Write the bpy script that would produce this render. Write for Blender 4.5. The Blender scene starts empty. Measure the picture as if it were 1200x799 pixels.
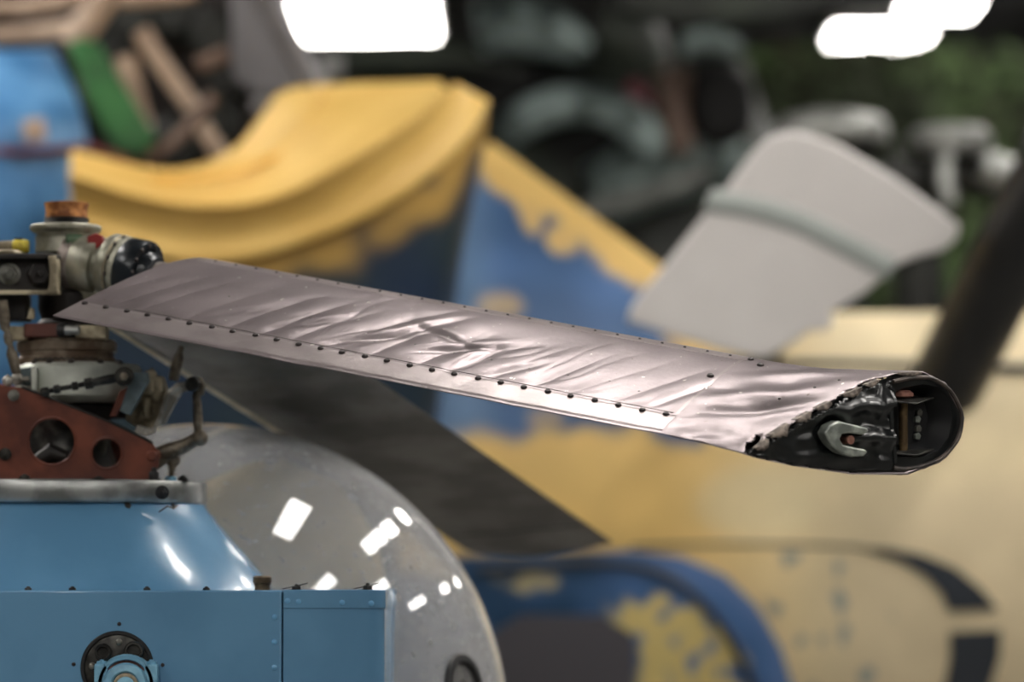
import bpy, bmesh, math, random
from mathutils import Vector, Matrix, noise
V = Vector
random.seed(7)
SC = bpy.context.scene
COL = SC.collection

# ------------------------------------------------------------------ camera
F = 4500.0                                   # focal length in pixels of a 1200 px wide frame
CAM = V((0, 0, 1.95))
TH = math.atan((690 - 399.5) / F)
FW = V((0, math.cos(TH), math.sin(TH))); UP = V((0, -math.sin(TH), math.cos(TH))); RT = V((1, 0, 0))
ZV = V((0, 0, 1))
cd = bpy.data.cameras.new('camera'); cam = bpy.data.objects.new('camera', cd); COL.objects.link(cam)
cam.location = CAM; cam.rotation_euler = (math.pi / 2 + TH, 0, 0)
cd.sensor_width = 36; cd.sensor_fit = 'HORIZONTAL'; cd.lens = F * 36 / 1200
cd.clip_start = 0.1; cd.clip_end = 100
cd.dof.use_dof = True; cd.dof.focus_distance = 5.27; cd.dof.aperture_fstop = 2.3; cd.dof.aperture_blades = 0
SC.camera = cam

# ------------------------------------------------------------------ world, exposure
w = bpy.data.worlds.new('world'); SC.world = w; w.use_nodes = True
w.node_tree.nodes['Background'].inputs[0].default_value = (0.5, 0.52, 0.55, 1)
w.node_tree.nodes['Background'].inputs[1].default_value = 0.05
SC.view_settings.view_transform = 'Standard'; SC.view_settings.look = 'None'
SC.view_settings.exposure = 1.0; SC.view_settings.gamma = 1.0; SC.view_settings.use_curve_mapping = False
LAMP = 16.0                                   # luminance of the ceiling fixtures

# ------------------------------------------------------------------ helpers
def at(px, py, d):
    return CAM + FW * d + RT * ((px - 600) / F * d) + UP * ((399.5 - py) / F * d)
def s2l(c):
    return tuple(((v / 255) / 12.92 if v / 255 < 0.04045 else ((v / 255 + 0.055) / 1.055) ** 2.4) for v in c)
def lerp(a, b, t): return a + (b - a) * t
def sst(a, b, x):
    t = max(0.0, min(1.0, (x - a) / (b - a))); return t * t * (3 - 2 * t)
def interp(tab, x):
    if x <= tab[0][0]: return tab[0][1:]
    for p, q in zip(tab, tab[1:]):
        if x <= q[0]:
            t = (x - p[0]) / (q[0] - p[0]); return tuple(lerp(a, b, t) for a, b in zip(p[1:], q[1:]))
    return tab[-1][1:]
def nz(x, y, z=0.0): return noise.noise(V((x, y, z)))

MATS = {}
def mat(name, rgb=(128, 128, 128), rough=0.5, metal=0.0, vary=0.0, scale=20, rgb2=None, bump=0.0, bscale=60, attr=False, coat=0.0, stretch=None, spec=0.5):
    m = bpy.data.materials.new(name); m.use_nodes = True; MATS[name] = m
    nt = m.node_tree; N = nt.nodes; L = nt.links; b = N['Principled BSDF']
    c = s2l(rgb); b.inputs['Base Color'].default_value = (*c, 1)
    b.inputs['Roughness'].default_value = rough; b.inputs['Metallic'].default_value = metal
    b.inputs['Coat Weight'].default_value = coat; b.inputs['Specular IOR Level'].default_value = spec
    tc = N.new('ShaderNodeTexCoord'); src = tc.outputs['Object']
    if stretch:
        mp = N.new('ShaderNodeMapping'); mp.inputs['Scale'].default_value = stretch
        L.new(src, mp.inputs['Vector']); src = mp.outputs['Vector']
    if attr:
        a = N.new('ShaderNodeAttribute'); a.attribute_name = 'paint'; base = a.outputs['Color']
        L.new(base, b.inputs['Base Color'])
    if vary > 0 or rgb2:
        n = N.new('ShaderNodeTexNoise'); n.inputs['Scale'].default_value = scale; n.inputs['Detail'].default_value = 5
        L.new(src, n.inputs['Vector'])
        r = N.new('ShaderNodeValToRGB'); L.new(n.outputs['Fac'], r.inputs['Fac'])
        c2 = s2l(rgb2) if rgb2 else tuple(v * (1 - vary) for v in c)
        r.color_ramp.elements[0].position = 0.42; r.color_ramp.elements[1].position = 0.62
        if attr:
            k = 1 - vary
            r.color_ramp.elements[0].color = (k, k, k, 1); r.color_ramp.elements[1].color = (1, 1, 1, 1)
            mx = N.new('ShaderNodeMix'); mx.data_type = 'RGBA'; mx.blend_type = 'MULTIPLY'; mx.inputs[0].default_value = 1
            L.new(base, mx.inputs[6]); L.new(r.outputs['Color'], mx.inputs[7]); L.new(mx.outputs[2], b.inputs['Base Color'])
        else:
            r.color_ramp.elements[0].color = (*c2, 1); r.color_ramp.elements[1].color = (*c, 1)
            L.new(r.outputs['Color'], b.inputs['Base Color'])
    if bump > 0:
        n2 = N.new('ShaderNodeTexNoise'); n2.inputs['Scale'].default_value = bscale; n2.inputs['Detail'].default_value = 6
        L.new(src, n2.inputs['Vector'])
        bp = N.new('ShaderNodeBump'); bp.inputs['Strength'].default_value = bump; bp.inputs['Distance'].default_value = 0.004
        L.new(n2.outputs['Fac'], bp.inputs['Height']); L.new(bp.outputs['Normal'], b.inputs['Normal'])
    return m

ROOTLOC = {}
def attach(o, parent):
    if parent is None: return
    o.parent = parent
    if parent.name in ROOTLOC: o.matrix_parent_inverse = Matrix.Translation(-ROOTLOC[parent.name])
    else: o.matrix_parent_inverse = parent_world_inv(parent)
PW = {}
def parent_world_inv(p): return PW.get(p.name, Matrix.Identity(4))
def tag(o, label, cat, group=None, kind=None):
    o['label'] = label
    if cat: o['category'] = cat
    if group: o['group'] = group
    if kind: o['kind'] = kind
    return o
def thing(name, loc, label, cat, group=None):
    o = bpy.data.objects.new(name, None); COL.objects.link(o); o.location = loc; o.empty_display_size = 0.1
    ROOTLOC[o.name] = V(loc); return tag(o, label, cat, group)
def mesh(name, verts, faces, m, parent=None, smooth=True, angle=38, bevel=0, seg=2, solid=0, soff=-1, colors=None, recalc=True, label=None):
    me = bpy.data.meshes.new(name); me.from_pydata([tuple(v) for v in verts], [], faces)
    if colors:
        a = me.attributes.new('paint', 'FLOAT_COLOR', 'POINT')
        for i, c in enumerate(colors): a.data[i].color = (*c, 1)
    if recalc:
        bm = bmesh.new(); bm.from_mesh(me); bmesh.ops.recalc_face_normals(bm, faces=bm.faces); bm.to_mesh(me); bm.free()
    if smooth:
        me.polygons.foreach_set('use_smooth', [True] * len(me.polygons))
        me.set_sharp_from_angle(angle=math.radians(angle))
    me.materials.append(MATS[m]); me.update()
    o = bpy.data.objects.new(name, me); COL.objects.link(o); attach(o, parent)
    if solid:
        md = o.modifiers.new('solid', 'SOLIDIFY'); md.thickness = solid; md.offset = soff
    if bevel:
        md = o.modifiers.new('bevel', 'BEVEL'); md.width = bevel; md.segments = seg; md.limit_method = 'ANGLE'; md.angle_limit = math.radians(40)
    if label: o['label'] = label
    return o
def inst(name, src, M, parent):
    o = bpy.data.objects.new(name, src); COL.objects.link(o); attach(o, parent); o.matrix_basis = M; return o

class G:                                      # collects geometry of ONE part
    def __init__(s): s.v = []; s.f = []
    def add(s, v, f):
        k = len(s.v); s.v += list(v); s.f += [tuple(i + k for i in q) for q in f]; return s
    def done(s, name, m, parent=None, **k): return mesh(name, s.v, s.f, m, parent, **k)
def frame(axis):
    a = V(axis).normalized(); h = V((0, 0, 1)) if abs(a.z) < 0.9 else V((1, 0, 0))
    x = h.cross(a).normalized(); return x, a.cross(x).normalized(), a
def g_lathe(o, axis, prof, n=40):
    x, y, a = frame(axis); v = []; f = []; k = len(prof)
    for r, h in prof:
        for i in range(n):
            t = 2 * math.pi * i / n; v.append(V(o) + a * h + x * (r * math.cos(t)) + y * (r * math.sin(t)))
    for j in range(k - 1):
        for i in range(n): f.append((j * n + i, j * n + (i + 1) % n, (j + 1) * n + (i + 1) % n, (j + 1) * n + i))
    if prof[0][0] > 1e-6: f.append(tuple(range(n))[::-1])
    if prof[-1][0] > 1e-6: f.append(tuple((k - 1) * n + i for i in range(n)))
    return v, f
def g_tube(pts, r, n=14, cap=True):
    pts = [V(p) for p in pts]; R = r if isinstance(r, (list, tuple)) else [r] * len(pts)
    v = []; f = []; x = None
    for i, p in enumerate(pts):
        d = (pts[min(i + 1, len(pts) - 1)] - pts[max(i - 1, 0)]).normalized()
        if x is None: x = frame(d)[0]
        else: x = (x - d * x.dot(d)).normalized()
        y = d.cross(x)
        for k in range(n):
            t = 2 * math.pi * k / n; v.append(p + x * (R[i] * math.cos(t)) + y * (R[i] * math.sin(t)))
    for i in range(len(pts) - 1):
        for k in range(n): f.append((i * n + k, i * n + (k + 1) % n, (i + 1) * n + (k + 1) % n, (i + 1) * n + k))
    if cap: f.append(tuple(range(n))[::-1]); f.append(tuple((len(pts) - 1) * n + k for k in range(n)))
    return v, f
def g_box(c, hx, hy, hz, ax=(RT, V((0, 1, 0)), ZV)):
    c = V(c); v = [c + ax[0] * (hx * i) + ax[1] * (hy * j) + ax[2] * (hz * k) for i in (-1, 1) for j in (-1, 1) for k in (-1, 1)]
    return v, [(0, 1, 3, 2), (4, 6, 7, 5), (0, 4, 5, 1), (2, 3, 7, 6), (0, 2, 6, 4), (1, 5, 7, 3)]
def g_prism(outline, vec):
    n = len(outline); v = [V(p) for p in outline] + [V(p) + V(vec) for p in outline]
    f = [tuple(range(n)), tuple(range(n, 2 * n))[::-1]] + [(i, (i + 1) % n, n + (i + 1) % n, n + i) for i in range(n)]
    return v, f
def g_grid(rows, close=False):
    m = len(rows[0]); v = [V(p) for r in rows for p in r]; f = []
    for j in range(len(rows) - 1):
        for i in range(m if close else m - 1): f.append((j * m + i, j * m + (i + 1) % m, (j + 1) * m + (i + 1) % m, (j + 1) * m + i))
    return v, f
def slab(rows, vec):                          # grid given real depth along vec: front, back and rim
    v, f = g_grid(rows); n = len(v); R, m = len(rows), len(rows[0])
    v2 = v + [p + V(vec) for p in v]; f2 = f + [tuple(i + n for i in q)[::-1] for q in f]
    rim = [i for i in range(m)] + [j * m + m - 1 for j in range(1, R)] + [(R - 1) * m + i for i in range(m - 2, -1, -1)] + [j * m for j in range(R - 2, 0, -1)]
    f2 += [(a, b, b + n, a + n) for a, b in zip(rim, rim[1:] + rim[:1])]
    return v2, f2
def g_sphere(c, r, sc=(1, 1, 1), n=20):
    prof = [(max(1e-7, r * math.sin(math.pi * i / n)), -r * math.cos(math.pi * i / n)) for i in range(n + 1)]
    v, f = g_lathe((0, 0, 0), (0, 0, 1), prof, n * 2)
    return [V(c) + V((p.x * sc[0], p.y * sc[1], p.z * sc[2])) for p in v], f
def catmull(pts, n):
    P = [V(p) for p in pts]; P = [P[0] * 2 - P[1]] + P + [P[-1] * 2 - P[-2]]; out = []
    k = len(P) - 3
    for i in range(n):
        t = i / (n - 1) * k; j = min(int(t), k - 1); t -= j; a, b, c, d = P[j:j + 4]
        out.append(0.5 * ((2 * b) + (c - a) * t + (2 * a - 5 * b + 4 * c - d) * t * t + (3 * b - a - 3 * c + d) * t ** 3))
    return out
def px_path(pts, d): return [at(p[0], p[1], p[2] if len(p) > 2 else d) for p in pts]
def plate(outer, holes, vec, name, m, parent, **k):    # flat plate with holes, extruded by vec
    bm = bmesh.new(); loops = []
    for lp in [outer] + holes:
        vs = [bm.verts.new(p) for p in lp]; loops.append(vs)
        for a, b in zip(vs, vs[1:] + vs[:1]): bm.edges.new((a, b))
    bmesh.ops.triangle_fill(bm, use_beauty=True, use_dissolve=False, edges=bm.edges[:])
    r = bmesh.ops.extrude_face_region(bm, geom=bm.faces[:])
    bmesh.ops.translate(bm, verts=[g for g in r['geom'] if isinstance(g, bmesh.types.BMVert)], vec=vec)
    bm.verts.index_update(); v = [x.co.copy() for x in bm.verts]; f = [tuple(q.index for q in x.verts) for x in bm.faces]; bm.free()
    return mesh(name, v, f, m, parent, **k)
def circ_px(cx, cy, r, d, n=28, ry=None):
    return [at(cx + r * math.cos(2 * math.pi * i / n), cy + (ry or r) * math.sin(2 * math.pi * i / n), d) for i in range(n)]

# ------------------------------------------------------------------ materials
mat('blade_alu', (148, 137, 139), 0.36, 0.8, rgb2=(130, 120, 122), scale=9, bump=0.10, bscale=110)
def specks(m, scale, lo, hi, rgb):
    nt = m.node_tree; N = nt.nodes; L = nt.links; b = N['Principled BSDF']; src = b.inputs['Base Color'].links[0].from_socket
    tc = N.new('ShaderNodeTexCoord'); n = N.new('ShaderNodeTexNoise'); n.inputs['Scale'].default_value = scale; n.inputs['Detail'].default_value = 3
    L.new(tc.outputs['Object'], n.inputs['Vector']); r = N.new('ShaderNodeMapRange'); r.inputs[1].default_value = lo; r.inputs[2].default_value = hi
    L.new(n.outputs['Fac'], r.inputs[0]); mx = N.new('ShaderNodeMix'); mx.data_type = 'RGBA'
    L.new(r.outputs[0], mx.inputs[0]); L.new(src, mx.inputs[6]); mx.inputs[7].default_value = (*s2l(rgb), 1); L.new(mx.outputs[2], b.inputs['Base Color'])
specks(MATS['blade_alu'], 130, .70, .76, (96, 82, 78)); specks(MATS['blade_alu'], 95, .71, .75, (232, 226, 222))
mat('blade_edge', (168, 158, 158), 0.36, 0.8, rgb2=(150, 140, 140), scale=14, bump=0.06, bscale=140)
mat('rivet_steel', (92, 86, 84), 0.4, 0.8)
mat('rivet_dark', (52, 46, 46), 0.45, 0.6)
mat('tip_black', (26, 29, 30), 0.28, 0.0, rgb2=(16, 18, 19), scale=30, bump=0.5, bscale=22, coat=0.2)
mat('primer', (150, 138, 128), 0.6, 0.2, rgb2=(90, 82, 76), scale=120)
mat('fork_metal', (178, 184, 176), 0.42, 0.6, rgb2=(128, 134, 128), scale=60)
mat('tip_brown', (96, 86, 80), 0.45, 0.3, rgb2=(52, 48, 46), scale=40)
mat('rust', (158, 112, 98), 0.7, 0.1, rgb2=(118, 78, 66), scale=90)
mat('bolt_brass', (128, 106, 74), 0.45, 0.6, rgb2=(88, 72, 50), scale=80)
mat('grey_steel', (138, 138, 132), 0.42, 0.7, rgb2=(98, 98, 92), scale=40)
mat('dark_steel', (78, 77, 73), 0.42, 0.6, rgb2=(38, 38, 37), scale=50)
mat('hub_grey', (188, 186, 170), 0.38, 0.55, rgb2=(134, 132, 118), scale=28, bump=0.12, bscale=90)
mat('hub_dark', (44, 40, 38), 0.5, 0.35, rgb2=(28, 25, 24), scale=30)
mat('black_ring', (22, 26, 30), 0.28, 0.3, rgb2=(34, 40, 46), scale=30)
mat('brown_cap', (200, 138, 80), 0.5, 0.15, rgb2=(120, 70, 32), scale=45, bump=0.2)
mat('shank', (176, 166, 160), 0.4, 0.7, rgb2=(136, 126, 120), scale=50)
mat('red_mark', (132, 28, 24), 0.55)
mat('green_mark', (34, 84, 48), 0.6, rgb2=(96, 104, 84), scale=60)
mat('yellow_tag', (218, 204, 72), 0.5, rgb2=(170, 152, 50), scale=80)
mat('swash_silver', (224, 228, 218), 0.34, 0.35, rgb2=(190, 194, 184), scale=18, bump=0.05)
mat('bronze_ring', (160, 150, 134), 0.36, 0.3, rgb2=(110, 92, 76), scale=24)
mat('beige_metal', (200, 188, 160), 0.5, 0.3, rgb2=(122, 112, 92), scale=30)
mat('blue_grey', (120, 136, 142), 0.5, 0.3, rgb2=(94, 108, 112), scale=40)
mat('arm_alloy', (206, 202, 192), 0.42, 0.5, rgb2=(132, 128, 120), scale=40)
mat('link_steel', (140, 130, 114), 0.45, 0.45, rgb2=(92, 84, 72), scale=60)
mat('red_brown', (124, 66, 48), 0.42, 0.1, rgb2=(86, 42, 31), scale=14, bump=0.08)
mat('flange_steel', (170, 172, 170), 0.36, 0.7, rgb2=(126, 128, 126), scale=22)
mat('blue_paint', (98, 146, 182), 0.26, 0.0, rgb2=(90, 137, 173), scale=6, bump=0.10, bscale=60, coat=0.3)
mat('blue_rivet', (104, 166, 210), 0.35, 0.0, coat=0.2)
mat('light_blue', (128, 182, 208), 0.38, 0.0, rgb2=(108, 158, 186), scale=40)
mat('black_rubber', (14, 15, 18), 0.5)
mat('brown_nut', (112, 96, 72), 0.5, 0.5, rgb2=(76, 62, 46), scale=60)
mat('blade_dark', (136, 133, 129), 0.5, 0.2, rgb2=(104, 101, 98), scale=9, bump=0.35, bscale=24)
mat('blade_pale', (238, 226, 200), 0.55, 0.0, rgb2=(190, 178, 152), scale=16)
mat('seat_beige', (206, 190, 156), 0.8, rgb2=(184, 168, 136), scale=5)
mat('cabin_grey', (150, 152, 158), 0.7, rgb2=(130, 132, 138), scale=5)
mat('cowl_yellow', (232, 194, 112), 0.5, 0.0, rgb2=(218, 178, 96), scale=4, attr=False)
mat('paint_attr', (200, 180, 120), 0.5, attr=True, vary=0.12, scale=5)
mat('dark_window', (80, 78, 84), 0.3)
mat('stripe_black', (46, 52, 60), 0.45, vary=0.2, scale=6)
mat('tube_black', (40, 41, 42), 0.42, 0.2, vary=0.3, scale=6)
mat('panel_grey', (222, 218, 215), 0.55, 0.0, vary=0.08, scale=3)
mat('panel_band', (160, 166, 162), 0.55)
mat('far_grey', (164, 166, 162), 0.4, 0.4, vary=0.4, scale=8)
mat('far_dark', (46, 48, 44), 0.5, 0.2, vary=0.5, scale=6)
mat('olive_hull', (62, 70, 60), 0.5, 0.0, rgb2=(20, 22, 20), scale=2.2)
mat('teal_metal', (168, 186, 184), 0.42, 0.2, rgb2=(66, 78, 75), scale=6)
mat('bay_shade_black', (12, 12, 12), 0.8)
mat('engine_black', (24, 22, 22), 0.5, 0.2, rgb2=(44, 38, 36), scale=6)
mat('beige_frame', (196, 172, 150), 0.55, rgb2=(160, 136, 116), scale=7)
mat('strap_green', (52, 112, 58), 0.55, rgb2=(42, 92, 48), scale=9)
mat('brown_bar', (120, 98, 84), 0.55, rgb2=(88, 68, 58), scale=9)
mat('pipe_grey', (118, 116, 118), 0.45, 0.3, vary=0.2, scale=6)
mat('shell_blue', (104, 158, 206), 0.42, rgb2=(70, 122, 172), scale=5)
mat('red_line', (104, 44, 54), 0.5)
mat('net_leaf', (90, 114, 68), 0.8, rgb2=(48, 56, 36), scale=1.6)
mat('net_back', (30, 36, 24), 0.9, rgb2=(50, 46, 30), scale=2)
mat('floor_paint', (112, 110, 106), 0.35, vary=0.15, scale=1.2)
mat('wall_paint', (122, 120, 114), 0.8, vary=0.1, scale=0.8)
mat('ceiling_paint', (72, 74, 74), 0.85, vary=0.15, scale=0.8)
mat('fixture_white', (190, 190, 188), 0.5)
m = mat('lamp_glow'); nt = m.node_tree; b = nt.nodes['Principled BSDF']
b.inputs['Emission Color'].default_value = (1.0, 0.955, 0.90, 1); b.inputs['Emission Strength'].default_value = LAMP
def bubble_mat():
    m = bpy.data.materials.new('bubble_glass'); m.use_nodes = True; MATS['bubble_glass'] = m
    N = m.node_tree.nodes; L = m.node_tree.links; b = N['Principled BSDF']; out = N['Material Output']
    b.inputs['Base Color'].default_value = (0.93, 0.94, 0.95, 1); b.inputs['Transmission Weight'].default_value = 1
    b.inputs['Roughness'].default_value = 0.03; b.inputs['IOR'].default_value = 1.49
    d = N.new('ShaderNodeBsdfDiffuse'); d.inputs['Color'].default_value = (0.82, 0.82, 0.82, 1)
    t = N.new('ShaderNodeBsdfTranslucent'); t.inputs['Color'].default_value = (0.82, 0.82, 0.82, 1)
    mx = N.new('ShaderNodeMixShader'); mx.inputs[0].default_value = 0.5
    L.new(d.outputs[0], mx.inputs[1]); L.new(t.outputs[0], mx.inputs[2])
    n = N.new('ShaderNodeTexNoise'); n.inputs['Scale'].default_value = 70; n.inputs['Detail'].default_value = 3
    tc = N.new('ShaderNodeTexCoord'); L.new(tc.outputs['Object'], n.inputs['Vector'])
    r = N.new('ShaderNodeMapRange'); r.inputs[1].default_value = 0.62; r.inputs[2].default_value = 0.75; r.inputs[3].default_value = 0.23; r.inputs[4].default_value = 0.42
    L.new(n.outputs['Fac'], r.inputs[0])
    m2 = N.new('ShaderNodeMixShader'); L.new(r.outputs[0], m2.inputs[0]); L.new(b.outputs[0], m2.inputs[1]); L.new(mx.outputs[0], m2.inputs[2])
    L.new(m2.outputs[0], out.inputs['Surface'])
bubble_mat()

# ------------------------------------------------------------------ the hall
CEIL = 5.15
def struct(name, c, hx, hy, hz, m):
    v, f = g_box(c, hx, hy, hz); o = mesh(name, v, f, m, smooth=False); o['kind'] = 'structure'
    return o
X0, X1, Y0, Y1 = -9, 9, -8, 26.5
xc, yc, hx_, hy_ = 0, (Y0 + Y1) / 2, 9, (Y1 - Y0) / 2
struct('floor', (xc, yc, -0.1), hx_, hy_, 0.1, 'floor_paint')['label'] = 'grey painted hall floor'
struct('ceiling', (xc, yc, CEIL + 0.1), hx_, hy_, 0.1, 'ceiling_paint')['label'] = 'dark hall ceiling carrying rows of lamps'
struct('wall_back', (xc, Y1 + 0.1, CEIL / 2), hx_, 0.1, CEIL / 2, 'wall_paint')['label'] = 'grey far wall of the hall'
struct('wall_front', (xc, Y0 - 0.1, CEIL / 2), hx_, 0.1, CEIL / 2, 'wall_paint')['label'] = 'grey hall wall behind the viewer'
struct('wall_left', (X0 - 0.1, yc, CEIL / 2), 0.1, hy_, CEIL / 2, 'wall_paint')['label'] = 'grey left wall of the hall'
struct('wall_right', (X1 + 0.1, yc, CEIL / 2), 0.1, hy_, CEIL / 2, 'wall_paint')['label'] = 'grey right wall of the hall'

# ceiling fixtures
hv, hf = g_box((0, 0, 0), 0.39, 0.68, 0.035); gv, gf = g_box((0, 0, -0.042), 0.36, 0.65, 0.006)
hm = mesh('fixture_housing', hv, hf, 'fixture_white', smooth=False); lm = mesh('diffuser', gv, gf, 'lamp_glow', smooth=False)
hmd, lmd = hm.data, lm.data
bpy.data.objects.remove(hm); bpy.data.objects.remove(lm)
def fixture(x, y, label, group=None, sx=1.0, sy=1.0):
    t = thing('ceiling_lamp', (x, y, CEIL - 0.035), label, 'lamp', group)
    M = Matrix.Translation((x, y, CEIL - 0.035)) @ Matrix.Diagonal((sx, sy, 1, 1))
    inst('lamp_housing', hmd, M, t); inst('diffuser', lmd, M, t)
fixture(-0.8, 20.95, 'bright white ceiling lamp panel above the yellow open cowl, left of the other lamps')
fixture(2.08, 21.6, 'lower, farther of the two white ceiling lamps above the green net', None, .72, .45)
fixture(2.3, 20.5, 'upper, nearer of the two white ceiling lamps above the green net', None, .5, .4)
for x, ys_ in ((-3.7, (-5.5, -2.0, 1.5, 4.6, 8.1, 11.6, 15.5)), (-1.2, (-5.5, -2.0, 1.0)), (0.9, (6.2,)), (2.4, (-5.5, -2.0, 1.5, 4.6, 11.6, 15.5)), (5.2, (-5.5, -2.0, 1.5, 4.6, 8.1, 11.6, 15.5))):  # lone lamp near the mast is added for the streak on the fairing
    for y in ys_:
        fixture(x, y, 'added ceiling lamp panel overhead, unseen, brightening the blade and machines below', 'ceiling lamps overhead, above the frame', 0.5)
for x, y, sx, sy in ((0.05, 7.0, .42, .5), (2.5, 7.6, .5, 1), (3.7, 6.2, .5, 1), (-2.7, 7.0, .5, 1), (2.5, 9.0, .5, .8), (-2.6, 9.4, .6, 1)):  # unseen lamps added to brighten the blade, yellow fuselage and cowl
    fixture(x, y, 'added ceiling lamp panel overhead, unseen, brightening the blade and machines below', 'ceiling lamps overhead, above the frame', sx, sy)

# ------------------------------------------------------------------ main rotor : near blade
TE0 = at(62, 370, 5.5); TE1 = at(773, 508, 5.09)
D = TE1 - TE0; S1 = D.length; ES = D.normalized()
CH = 0.312
C = RT * 0.143 + UP * 0.0936; C = C + FW * (-(C.dot(ES)) / FW.dot(ES)); C = C - ES * C.dot(ES)
EC = C.normalized(); EN = ES.cross(EC).normalized()
if EN.z < 0: EN = -EN
HUBD = 5.76
HUB = at(77, 330, HUBD)
rotor = thing('main_rotor', at(77, 430, HUBD), 'silver helicopter main rotor with a long dented torn blade above the blue cowling', 'rotor')

def yt(x, t=0.11):
    x = max(0.0, min(1.0, x)); return 5 * t * (0.2969 * math.sqrt(x) - 0.126 * x - 0.3516 * x * x + 0.2843 * x ** 3 - 0.1036 * x ** 4)
def sroot(fr): return 0.062 * fr if fr < 0.75 else 0.0465 + (fr - 0.75) * 0.09
def dent(s, c):
    e = sst(0.055, 0.075, c) * (1 - sst(0.13, 0.25, c)) * sst(-0.05, 0.08, s)
    e2 = sst(0.055, 0.08, c) * (1 - sst(0.24, 0.30, c))
    q = s - 0.45 * (c - 0.06)
    ph = q / 0.0615 + 0.45 * nz(q * 9, c * 3, 1.7)
    pil = abs(math.sin(math.pi * ph)) ** 0.8 - 0.55
    h = (0.0019 + 0.0007 * sst(.25, .4, s)) * e * pil * (0.55 + 0.9 * abs(nz(q * 6, 0.3, 4.0)))
    rg = 1 - abs(2 * nz(q * 17, c * 7, 3.1)); rg = max(0, rg) ** 4
    amp = 0.0003 + 0.0005 * sst(0.28, 0.5, s) * (1 - sst(0.72, 0.9, s))
    h += -amp * rg * e2 * (1 if s > 0.05 else 0)
    h += 0.0013 * nz(q * 11, c * 8, 9.2) * e2 * (0.25 + sst(0.3, 0.5, s))
    # the buckled, V-shaped dent in mid-span
    for sx, cx, dx, dy, ln, a in ((0.50, 0.155, 0.5, 0.8, 0.07, 0.0028), (0.54, 0.16, 0.95, -0.35, 0.06, 0.0028), (0.60, 0.13, 0.8, 0.5, 0.06, 0.0035), (0.63, 0.115, 0.3, 0.95, 0.045, 0.0035), (0.47, 0.115, 0.75, 0.6, 0.05, 0.0030), (0.36, 0.12, 0.7, 0.6, 0.05, 0.0022), (0.70, 0.10, 0.6, 0.7, 0.04, 0.002), (0.24, 0.11, 0.75, 0.6, 0.05, 0.0018)):
        u = (s - sx) * dx + (c - cx) * dy; v_ = -(s - sx) * dy + (c - cx) * dx
        h -= a * math.exp(-(v_ / 0.0085) ** 2) * math.exp(-(u / ln) ** 2)
        h += 0.5 * a * math.exp(-((v_ - 0.016) / 0.012) ** 2) * math.exp(-(u / ln) ** 2)
    return h
def te_wave(s): return 0.0014 * nz(s * 14, 0, 5) * sst(0.2, 0.4, s)
def reg(s, fr, upper):
    n_ = yt(1 - fr) * CH * (1 if upper else -0.75)
    c = fr * CH
    if upper: n_ += dent(s, c) + te_wave(s) * (1 - sst(0.02, 0.06, c))
    elif fr < 0.2: n_ += te_wave(s) * (1 - fr / 0.2)
    return TE0 + ES * s + EC * c + EN * n_
EU = [(0, 872, 531), (.15, 905, 513), (.3, 945, 489), (.45, 985, 466), (.6, 1020, 448), (.75, 1052, 438), (.86, 1085, 436), (.94, 1112, 449), (1, 1133, 488)]
EL = [(0, 872, 531), (.1, 885, 536), (.3, 930, 546), (.5, 1000, 556), (.7, 1065, 557), (.85, 1108, 541), (.95, 1128, 516), (1, 1133, 488)]
def edep(px): return 5.03 + (px - 872) / 261 * 0.19
def endp(fr, upper, off=0.0):
    px, py = interp(EU if upper else EL, fr); return at(px, py, edep(px) + off)
def ends(fr): return lerp(1.085, 1.27, fr)
def torn(s, fr, upper):                       # surface of the blade beyond the chordwise seam
    w_ = (s - S1) / (ends(fr) - S1)
    P0 = reg(S1, fr, upper); P1 = endp(fr, upper); T0 = ES * (ends(fr) - S1); T1 = (P1 - P0) * 0.9 + ES * 0.02
    a = 2 * w_ ** 3 - 3 * w_ ** 2 + 1; b_ = w_ ** 3 - 2 * w_ ** 2 + w_; c_ = -2 * w_ ** 3 + 3 * w_ ** 2; d_ = w_ ** 3 - w_ ** 2
    p = P0 * a + T0 * b_ + P1 * c_ + T1 * d_
    if upper:
        e = math.sin(math.pi * max(0, min(1, w_)))
        p += EN * e * (0.004 * nz(fr * 9, w_ * 3, 2) - 0.006 * math.exp(-((fr - 0.22 - 0.2 * w_) / 0.05) ** 2) + 0.004 * math.exp(-((fr - 0.38 - 0.15 * w_) / 0.08) ** 2))
    return p
frU = [0.5 - 0.5 * math.cos(math.pi * i / 90) if i > 45 else (i / 45) * 0.5 for i in range(91)]
frL = [1 - (0.5 - 0.5 * math.cos(math.pi * i / 30)) for i in range(1, 31)]
cols = [(f_, True) for f_ in frU] + [(f_, False) for f_ in frL]
NS, NT = 400, 46
rows = []
for i in range(NS + 1):
    k = i / NS; rows.append([reg(lerp(sroot(fr), S1, k), fr, u) for fr, u in cols])
def jag(fr, u):
    if u and fr < 0.8: return 0.985 - 0.07 * max(0, nz(fr * 24, 3.3)) - 0.05 * max(0, nz(fr * 60, 8.1)) - 0.10 * math.exp(-((fr - 0.07) / 0.03) ** 2) - 0.04 * math.exp(-((fr - 0.3) / 0.02) ** 2)
    if u: return 0.985 - 0.02 * max(0, nz(fr * 40, 1.1))
    return 0.99
for i in range(1, NT + 1):
    k = i / NT; rows.append([torn(lerp(S1, ends(fr), k * jag(fr, u)), fr, u) for fr, u in cols])
v, f = g_grid(rows, True)
m_ = len(cols)
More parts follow.
